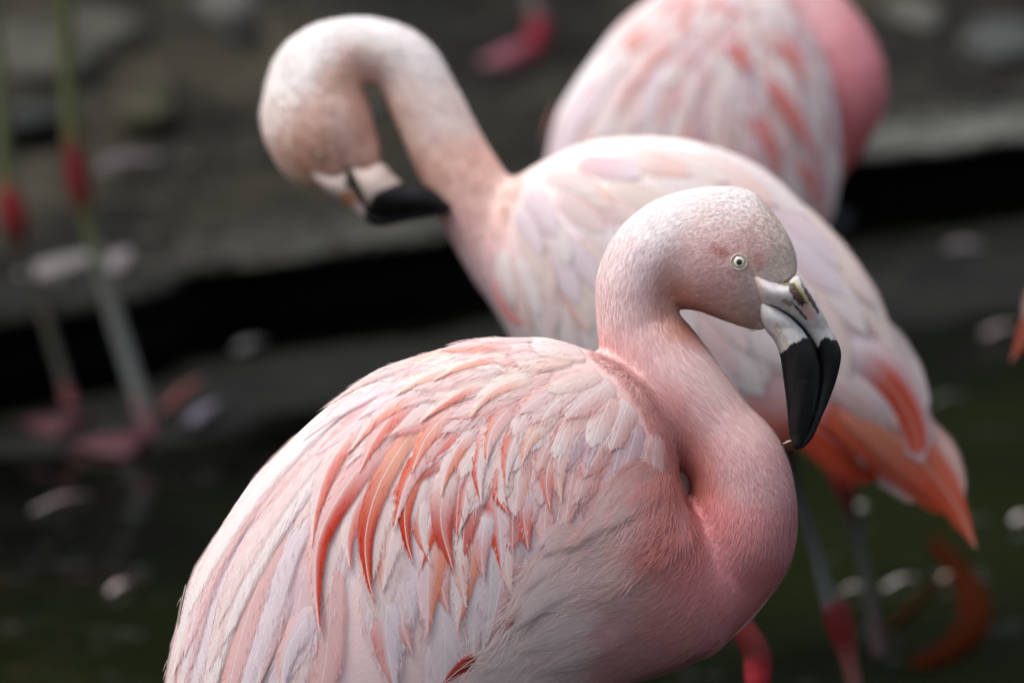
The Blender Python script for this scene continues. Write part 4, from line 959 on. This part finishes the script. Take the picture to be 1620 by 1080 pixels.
def leg(bird, pts_px, radii, cols, foot=True, name='leg'):
    """pts_px: (x, y, D) pixels at distance D"""
    P = [at_dist(a, b, d) for a, b, d in pts_px]
    o = tube(None, P, radii, cols, name, bird.root, bird.base)
    return P
leg(B, [(1215, 640, 7.0), (1252, 745, 7.02), (1285, 850, 7.05), (1308, 935, 7.06), (1322, 965, 7.06), (1333, 1000, 7.06), (1345, 1050, 7.06), (1372, 1180, 7.06), (1410, 1360, 7.06), (1440, 1560, 7.06)], [0.02, 0.0072, 0.0066, 0.0085, 0.0135, 0.0135, 0.0085, 0.0065, 0.0065, 0.008], [PINK_L, GREY_LEG, GREY_LEG, GREY_LEG, RED_J, RED_J, lin(110, 60, 56), GREY_LEG, GREY_LEG, PINK_L])
DR = lin(104, 26, 24)
leg(B, [(1130, 640, 6.7), (1128, 800, 6.62), (1152, 930, 6.6), (1172, 985, 6.6), (1196, 1030, 6.6), (1199, 1060, 6.6), (1200, 1110, 6.6), (1210, 1300, 6.62), (1215, 1560, 6.65)], [0.02, 0.011, 0.010, 0.0105, 0.0125, 0.0125, 0.0105, 0.008, 0.008], [PINK_L, DR, DR, DR, lin(84, 20, 18), lin(136, 30, 38), lin(130, 32, 38), GREY_LEG, PINK_L])

# ================================================================== THIRD FLAMINGO (upper right, back turned)
Cb = Bird('flamingo at the back with rosy red-streaked wing and deep pink breast', 8.2, (1300, 1020))
fC = Field((790, -420, -230), (1430, 500, 230), 8.0)
bodyC = [(866, 255), (878, 190), (905, 140), (940, 90), (975, 45), (1020, 6), (1070, -28), (1150, -48), (1220, -30), (1265, 30), (1298, 90), (1320, 170), (1326, 250), (1318, 310), (1300, 360), (1250, 420), (1150, 460), (1000, 440), (900, 400), (860, 330)]
fC.outline(bodyC, 1.1, 220, flat=60, k=18)
fC.chain([(1290, -285, 0, 34), (1250, -320, 0, 36), (1205, -280, 0, 30), (1190, -210, 0, 30), (1195, -140, 0, 36), (1210, -60, 0, 60), (1245, 20, -10, 82), (1292, 82, -10, 88), (1318, 138, -10, 86), (1306, 190, -10, 76), (1288, 240, -5, 60), (1250, 280, 0, 60)], 120, k=16)
PC, QC = fC.mesh(2)
RP = lin(232, 150, 158)
colsC = [(1340, 60, *lin(232, 152, 160)), (1390, 130, *lin(226, 128, 136)), (1340, 130, *lin(230, 140, 148)), (1360, 200, *lin(206, 90, 96)), (1330, 250, *lin(190, 70, 70)), (1260, 0, *lin(236, 176, 180)), (1200, 60, *lin(236, 206, 206)), (1100, 100, *lin(236, 206, 204)), (950, 200, *lin(236, 222, 222)), (1100, 300, *lin(230, 196, 196)), (1300, 320, *lin(222, 160, 150)), (1200, -200, *lin(234, 180, 184)), (1280, -290, *lin(234, 180, 184))]
Cb.set_body(PC, QC, lambda x, y, z: rbf(colsC, np.asarray(x, float), y, 45)**0.72)
dirCw = [(1100, 0, -.5, .85), (1000, 50, -.7, .7), (930, 150, -.4, .92), (880, 230, -.25, 1), (1050, 150, -.25, 1), (1150, 100, .15, 1), (1150, 250, .05, 1), (1220, 200, .3, .95), (1270, 150, .35, .93), (1300, 280, .1, 1), (1000, 280, -.15, 1), (1200, 0, .3, .95), (1250, 60, .5, .87)]
dCw = lambda x, y: norm2(rbf(dirCw, x, y, 60))
wingC = np.array([(880, 240), (890, 190), (915, 145), (950, 95), (985, 52), (1028, 14), (1075, -18), (1150, -35), (1215, -18), (1255, 35), (1285, 95), (1306, 170), (1310, 250), (1290, 330), (1200, 380), (1000, 360), (890, 320)], float)
SC = np.array([1150.0, -20.0])
def sizeC(c):
    r = np.linalg.norm(c-SC); return np.interp(r, [0, 80, 150, 300], [60, 75, 130, 190]), np.interp(r, [0, 150, 300], [18, 20, 24])
pC = wing_scatter(Cb, wingC, sizeC, dCw, 3000, 9); pC.sort(key=lambda p: -np.linalg.norm(p[0]-SC))
for c, d, L, hw in pC:
    r = np.linalg.norm(c-SC); pts, nrs = Cb.flow_path(c[0], c[1], L, dCw, n=9, wob=random.gauss(0, 0.1))
    ca = random.choice([W1, W1, LAV, W2]); cb = random.choice([OR, PK3, lin(214, 96, 84), PK2]); am = random.uniform(0.1, 0.95)
    if c[0] < 1020: am *= 0.35
    Cb.feather(pts, nrs, 1.3*hw*random.uniform(0.9, 1.1), ca, cb, random.choice(['left', 'right', 'tip', 'root']), am*0.8, slope=0.04, camber=0.14, tilt=0.08, tip=0.6)
for path, hw in (([(1190, 110), (1225, 160), (1255, 210), (1275, 260)], 18), ([(1190, 170), (1205, 230), (1225, 290)], 13), ([(1220, 60), (1250, 110), (1262, 150)], 13), ([(890, 150), (878, 200), (868, 245)], 7), ([(1140, 70), (1165, 100), (1180, 130)], 15), ([(1240, 240), (1270, 290), (1285, 340)], 12), ([(1170, 230), (1185, 280), (1200, 320)], 9)):
    pts, nrs = Cb.fix_path(path, 9); Cb.feather(pts, nrs, hw, PK3, lin(220, 104, 84), 'core', 0.75, base=10, tip=0.7, fade=0.4, pt=True)
Cb.strands(4000, lambda x, y, z: x > 1240, lambda x, y: np.tile([[0.2, 1.0]], (len(x), 1)), lambda x, y: np.full(len(x), 18.), 2.6, lift=0.16)
def colBillC(nm, x, y, z):
    c = np.tile(np.array(lin(226, 210, 196)), (len(x), 1)); m = np.clip((y+262)/5, 0, 1)[:, None]; return c*(1-m)+np.array(lin(13, 13, 15))*m
bill(Cb, [([(1300, -312), (1325, -300), (1352, -270), (1356, -240), (1336, -205), (1342, -240), (1330, -266), (1305, -284)], 4, 20), ([(1300, -286), (1328, -266), (1340, -240), (1334, -205), (1320, -225), (1312, -250), (1298, -265)], 5, 20)], 4.0, colBillC)
leg(Cb, [(1200, 380, 8.2), (1240, 520, 8.2), (1290, 660, 8.2), (1322, 735, 8.2), (1334, 765, 8.2), (1352, 830, 8.22), (1372, 920, 8.22), (1392, 1035, 8.22)], [0.02, 0.008, 0.007, 0.012, 0.012, 0.007, 0.0065, 0.008], [PINK_L, lin(60, 62, 58), lin(60, 62, 58), DR, DR, lin(52, 54, 50), lin(52, 54, 50), lin(70, 50, 50)])
leg(Cb, [(1120, 400, 8.2), (1090, 560, 8.2), (1080, 680, 8.2), (1085, 860, 8.2), (1090, 1035, 8.2)], [0.02, 0.008, 0.012, 0.0065, 0.008], [PINK_L, GREY_LEG, RED_J, GREY_LEG, PINK_L])

# ================================================================== LEGS OF BIRDS FURTHER BACK
def far_bird(label, base, dz, mirror=False):
    r = thing('flamingo', label, 'flamingo', tuple(base), 'flamingos in the shallow water')
    for ch in [c for c in Cb.root.children if c.name.split('.')[0] in ('body', 'upper_mandible', 'lower_mandible')]:
        c = ch.copy(); C.objects.link(c); c.parent = r; c.location = (0.09, 0, dz)
        if mirror: c.rotation_euler = (0, 0, math.pi); c.location = (-0.09, 0, dz)
    return r
class Stub: pass
g = ground(215, 700, 0); r = far_bird('flamingo standing beyond on two thin legs with dark red ankles', g, 0.27)
E = Stub(); E.root = r; E.base = g
d1 = np.linalg.norm(ground(240, 690)-CAMP)*1.0; dd = d1*math.cos(math.atan(2490/F)*0+0.0)
DE = float((ground(240, 690)-CAMP)@AF)
leg(E, [(60, -240, DE), (96, -60, DE), (104, 60, DE), (112, 200, DE), (117, 245, DE), (126, 300, DE), (138, 350, DE), (175, 480, DE), (212, 600, DE), (240, 700, DE)], [0.02, 0.011, 0.0105, 0.0105, 0.0135, 0.015, 0.0085, 0.0105, 0.0105, 0.011], [PINK_L, OLIVE, OLIVE, OLIVE, RED_J, RED_J, OLIVE, lin(98, 98, 92), lin(110, 112, 108), PINK_L])
leg(E, [(40, -240, DE), (-20, -60, DE), (-2, 120, DE), (8, 270, DE), (14, 310, DE), (24, 355, DE), (34, 400, DE), (70, 500, DE), (98, 590, DE), (112, 640, DE)], [0.02, 0.010, 0.010, 0.010, 0.015, 0.017, 0.008, 0.0075, 0.0075, 0.009], [PINK_L, OLIVE, lin(90, 93, 66), OLIVE, lin(112, 20, 22), DR, lin(60, 54, 44), lin(64, 60, 50), lin(70, 66, 58), PINK_L])
web_foot(E.root, E.base, ground(240, 697, 0.004), -2.3, 0.10, lin(70, 34, 40)); web_foot(E.root, E.base, ground(150, 672, 0.006), -2.6, 0.085, lin(64, 26, 32))
g = ground(830, 95, BANK_Z+0.02); r = far_bird('flamingo on the mud bank showing one pink foot with red ankle', g, 0.45, True)
G_ = Stub(); G_.root = r; G_.base = g; DG = float((g-CAMP)@AF)
leg(G_, [(820, -460, DG), (848, -260, DG), (846, -120, DG), (838, -40, DG), (846, 15, DG), (852, 40, DG), (850, 66, DG), (838, 84, DG)], [0.02, 0.009, 0.014, 0.011, 0.012, 0.016, 0.015, 0.012], [PINK_L, GREY_LEG, RED_J, lin(96, 100, 92), lin(104, 90, 88), lin(150, 30, 50), lin(150, 40, 56), lin(150, 60, 76)])
P = [at_dist(a, b, DG) for a, b in ((845, 72), (812, 92), (785, 104), (758, 102))]
tube(None, P, [0.012, 0.020, 0.020, 0.007], [lin(126, 40, 56), lin(126, 62, 76), lin(126, 70, 82), lin(120, 76, 84)], 'foot', G_.root, G_.base)
# bird whose wing tip just enters at the right
base = B.base+np.array([0.0, 0, 0])
R_ = thing('flamingo', 'flamingo at the right edge with only its orange wing tip showing', 'flamingo', tuple(base), 'flamingos in the shallow water')
for ch in list(B.root.children):
    c = ch.copy(); C.objects.link(c); c.parent = R_
R_.rotation_euler = (0, 0, math.pi)
tipw = B.w(np.array([1543., -866., 20.])); tw = at_dist(1599, 572, 7.35)
R_.location = (tw[0]+tipw[0], tw[1]+tipw[1], tw[2]-tipw[2]*1.0)

# ================================================================== SMALL THINGS
bits = [(100, 425, 0.115, 0.050, 0.5, W1, BANK_Z+0.006, 'large curved white feather lying near the bank edge behind the thin legs'), (188, 415, 0.05, 0.028, 1.2, LAV, BANK_Z+0.006, 'small pale feather right beside the large white one on the bank'),
 (205, 257, 0.085, 0.030, 0.1, lin(196, 176, 196), BANK_Z+0.02, 'lilac pink feather on the mud right of the red ankle'), (322, 655, 0.05, 0.022, 0.9, lin(170, 160, 180), 0.012, 'pale lilac feather on the wet silt past the pink foot'),
 (290, 625, 0.08, 0.014, 0.95, lin(176, 60, 48), 0.012, 'narrow brick red feather slanting on the wet silt'), (95, 795, 0.07, 0.007, 0.42, W2, 0.004, 'white sliver built as a sky glint on the dark water at left'),
 (190, 930, 0.028, 0.007, 0.5, W2, 0.004, 'short pale sliver built as a water glint low beside the wing'), (1525, 393, 0.05, 0.022, 0.0, LAV, 0.014, 'faint pale feather on the silt below the bank at right'),
 (1352, 934, 0.030, 0.006, 0.0, W1, 0.004, 'short white sliver built as a water glint just right of the red ankle'), (1425, 922, 0.045, 0.008, 0.35, W1, 0.004, 'longer white sliver built as a slanting water glint under the orange tail'), (1362, 806, 0.018, 0.009, 0.2, lin(210, 214, 206), 0.004, 'round white fleck built as a water glint beneath the white tail feather'),
 (1497, 916, 0.014, 0.007, 0.2, lin(196, 170, 150), 0.004, 'small round fleck built as a water glint on the orange reflection'), (1585, 524, 0.06, 0.012, 0.3, W2, 0.006, 'white sliver built as a sky glint near the silt beside the orange wing tip'), (1617, 822, 0.025, 0.010, 0.3, W1, 0.004, 'white fleck built as a water glint cut by the right edge'),
 (1500, 632, 0.05, 0.006, 0.3, lin(120, 124, 120), 0.004, 'grey streak on the water between tail and right edge'), (395, 548, 0.04, 0.018, 0.5, lin(150, 150, 152), 0.014, 'greyish feather on the silt under the bank before the bird'), (1330, 352, 0.035, 0.03, 0.6, lin(170, 176, 190), 0.016, 'bluish white feather beside the pink back at the bank foot')]
for x, y, L, hw, a, cc, z, lab in bits:  # white slivers and flecks on the water stand in for sky glints
    p = ground(x, y, z); fs = 3.2                                  # seen at a low angle: length in depth is stretched
    dx, dy = math.cos(a)*L/2, math.sin(a)*L/2*fs
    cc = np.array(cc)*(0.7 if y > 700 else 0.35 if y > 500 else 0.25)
    loose_feather('feather', lab, [p-[dx, dy, 0], p+[0, 0, 0.006], p+[dx, dy, 0]], cc, p, hwm=hw*((0.7 if y < 700 else 0.42) if L > 0.04 else 0.7), group='shed feathers, streaks and water glints around the birds')
# orange reflection under the tail, built as flat curved sheets on the water
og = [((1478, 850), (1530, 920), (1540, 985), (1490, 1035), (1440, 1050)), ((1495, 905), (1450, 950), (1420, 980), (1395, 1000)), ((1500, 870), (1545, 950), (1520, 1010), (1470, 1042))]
M_REFLO = attr_material('orange_reflection', 0.95, 0.0, 60, 0.3)
rootp = thing('reflection_plume', 'dull orange curved sheets built as a reflection in the water under the tail', 'feather', tuple(ground(1500, 940, 0)))
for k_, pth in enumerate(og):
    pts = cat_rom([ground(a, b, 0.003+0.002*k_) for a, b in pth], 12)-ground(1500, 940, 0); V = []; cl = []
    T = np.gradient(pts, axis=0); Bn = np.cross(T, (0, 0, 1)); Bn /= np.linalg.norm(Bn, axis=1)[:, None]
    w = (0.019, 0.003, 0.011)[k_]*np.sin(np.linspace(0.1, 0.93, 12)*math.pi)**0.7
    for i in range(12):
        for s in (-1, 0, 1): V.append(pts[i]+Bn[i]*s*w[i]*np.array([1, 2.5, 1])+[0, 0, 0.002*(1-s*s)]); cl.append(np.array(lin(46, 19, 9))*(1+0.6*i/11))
    mesh_obj('reflection_sheet', V, [(i*3+j, i*3+j+1, i*3+j+4, i*3+j+3) for i in range(11) for j in range(2)], M_REFLO, rootp, col=cl)
# stones on the bank
M_STONE = attr_material('bank_stone', 0.8, 0.3, 25, 0.35, 0.8, 0.006)
def stone_mesh(sx, sy, sz, seed, nu=14, nv=9):
    V = []; r = np.random.default_rng(seed); ph = r.uniform(0, 6, 6)
    for i in range(nv):
        th = math.pi*i/(nv-1)
        for j in range(nu):
            a = 2*math.pi*j/nu; k = 1+0.16*math.sin(2*a+ph[0]+th)+0.1*math.sin(3*a+ph[1]-2*th)+0.08*math.sin(5*a+ph[2])*math.sin(th)
            V.append((sx*k*math.sin(th)*math.cos(a), sy*k*math.sin(th)*math.sin(a), sz*k*math.cos(th)*0.9))
    f = [(i*nu+j, i*nu+(j+1) % nu, (i+1)*nu+(j+1) % nu, (i+1)*nu+j) for i in range(nv-1) for j in range(nu)]
    return np.array(V), f
def bank_h(p):
    yl = np.interp(p[0], lip_c[:, 0], lip_c[:, 1]); return BANK_Z+0.012*max(0, p[1]-yl)
for x, y, sx, sy, sz, cc, lab in [(60, 95, 0.10, 0.22, 0.035, lin(62, 61, 53), 'broad pale stone at the upper left corner of the bank'), (155, 60, 0.07, 0.18, 0.03, lin(62, 61, 53), 'pale rounded stone right of the thin olive leg'), (55, 190, 0.055, 0.09, 0.022, lin(32, 34, 32), 'dark flat block on the mud between the thin legs'), (385, 72, 0.028, 0.05, 0.04, lin(22, 22, 22), 'small black stone at the top left on the bank'),
   (1450, 22, 0.045, 0.12, 0.022, lin(80, 79, 72), 'light grey stone on the bank above the pink breast'), (355, 20, 0.05, 0.12, 0.03, lin(80, 78, 74), 'brownish stone at the top edge near the preening head'), (235, 165, 0.05, 0.15, 0.02, lin(48, 46, 28), 'mossy olive stone in the mud left of the preening head'), (1590, 60, 0.07, 0.16, 0.025, lin(64, 66, 64), 'grey stone by the right edge of the bank')]:
    V, f = stone_mesh(sx, sy, sz, int(x)); p = ground(x, y, BANK_Z+0.02); p = np.array([p[0], p[1], bank_h(p)+sz*0.25])
    o = mesh_obj('stone', V, f, M_STONE, None, col=np.tile(cc, (len(V), 1))); o.location = p; tag(o, lab, 'stone', 'stones on the mud bank')
# pebbles, one mass
def pebble_mass(name, n, region, seed, size, cols, zoff=0.0, lab=''):
    r = np.random.default_rng(seed); base = np.array([(1, 0, 0), (0, 1, 0), (-1, 0, 0), (0, -1, 0), (0, 0, .6), (0, 0, -.6)], float)
    fc = np.array([(0, 1, 4), (1, 2, 4), (2, 3, 4), (3, 0, 4), (1, 0, 5), (2, 1, 5), (3, 2, 5), (0, 3, 5)])
    P = region(r, n); n = len(P); s = size*r.lognormal(0, 0.5, (n, 1, 1)); a = r.uniform(0, 6.28, n)
    Vb = base[None]*s*r.uniform(0.6, 1.3, (n, 6, 1)); ca, sa = np.cos(a)[:, None], np.sin(a)[:, None]
    V = np.stack([Vb[..., 0]*ca-Vb[..., 1]*sa, Vb[..., 0]*sa+Vb[..., 1]*ca, Vb[..., 2]], -1)+P[:, None, :]
    cc = np.array(cols)[r.integers(0, len(cols), n)]*r.uniform(0.7, 1.2, (n, 1))
    o = mesh_obj(name, V.reshape(-1, 3), (fc[None]+np.arange(n)[:, None, None]*6).reshape(-1, 3), M_STONE, None, col=np.repeat(cc, 6, 0), smooth=False); tag(o, lab, kind='stuff')
def reg_bank(r, n):
    x = r.uniform(-1.6, 1.9, n); u = r.uniform(0.0, 1, n)**1.3*4.5; y = np.interp(x, lip_c[:, 0], lip_c[:, 1])+u
    keep = fbm(x*2.5, y*2.5, 41) > -0.35*r.uniform(0, 2, n); x, y, u = x[keep], y[keep], u[keep]
    return np.stack([x, y, BANK_Z+0.03*fbm(x*2.2, y*2.2, 11)*np.minimum(1, u*3+0.15)+0.012*u+0.002], 1)
pebble_mass('gravel', 9000, reg_bank, 5, 0.006, [lin(56, 55, 48), lin(40, 39, 34), lin(76, 74, 66), lin(24, 23, 20)], lab='fine gravel trodden into the mud bank')
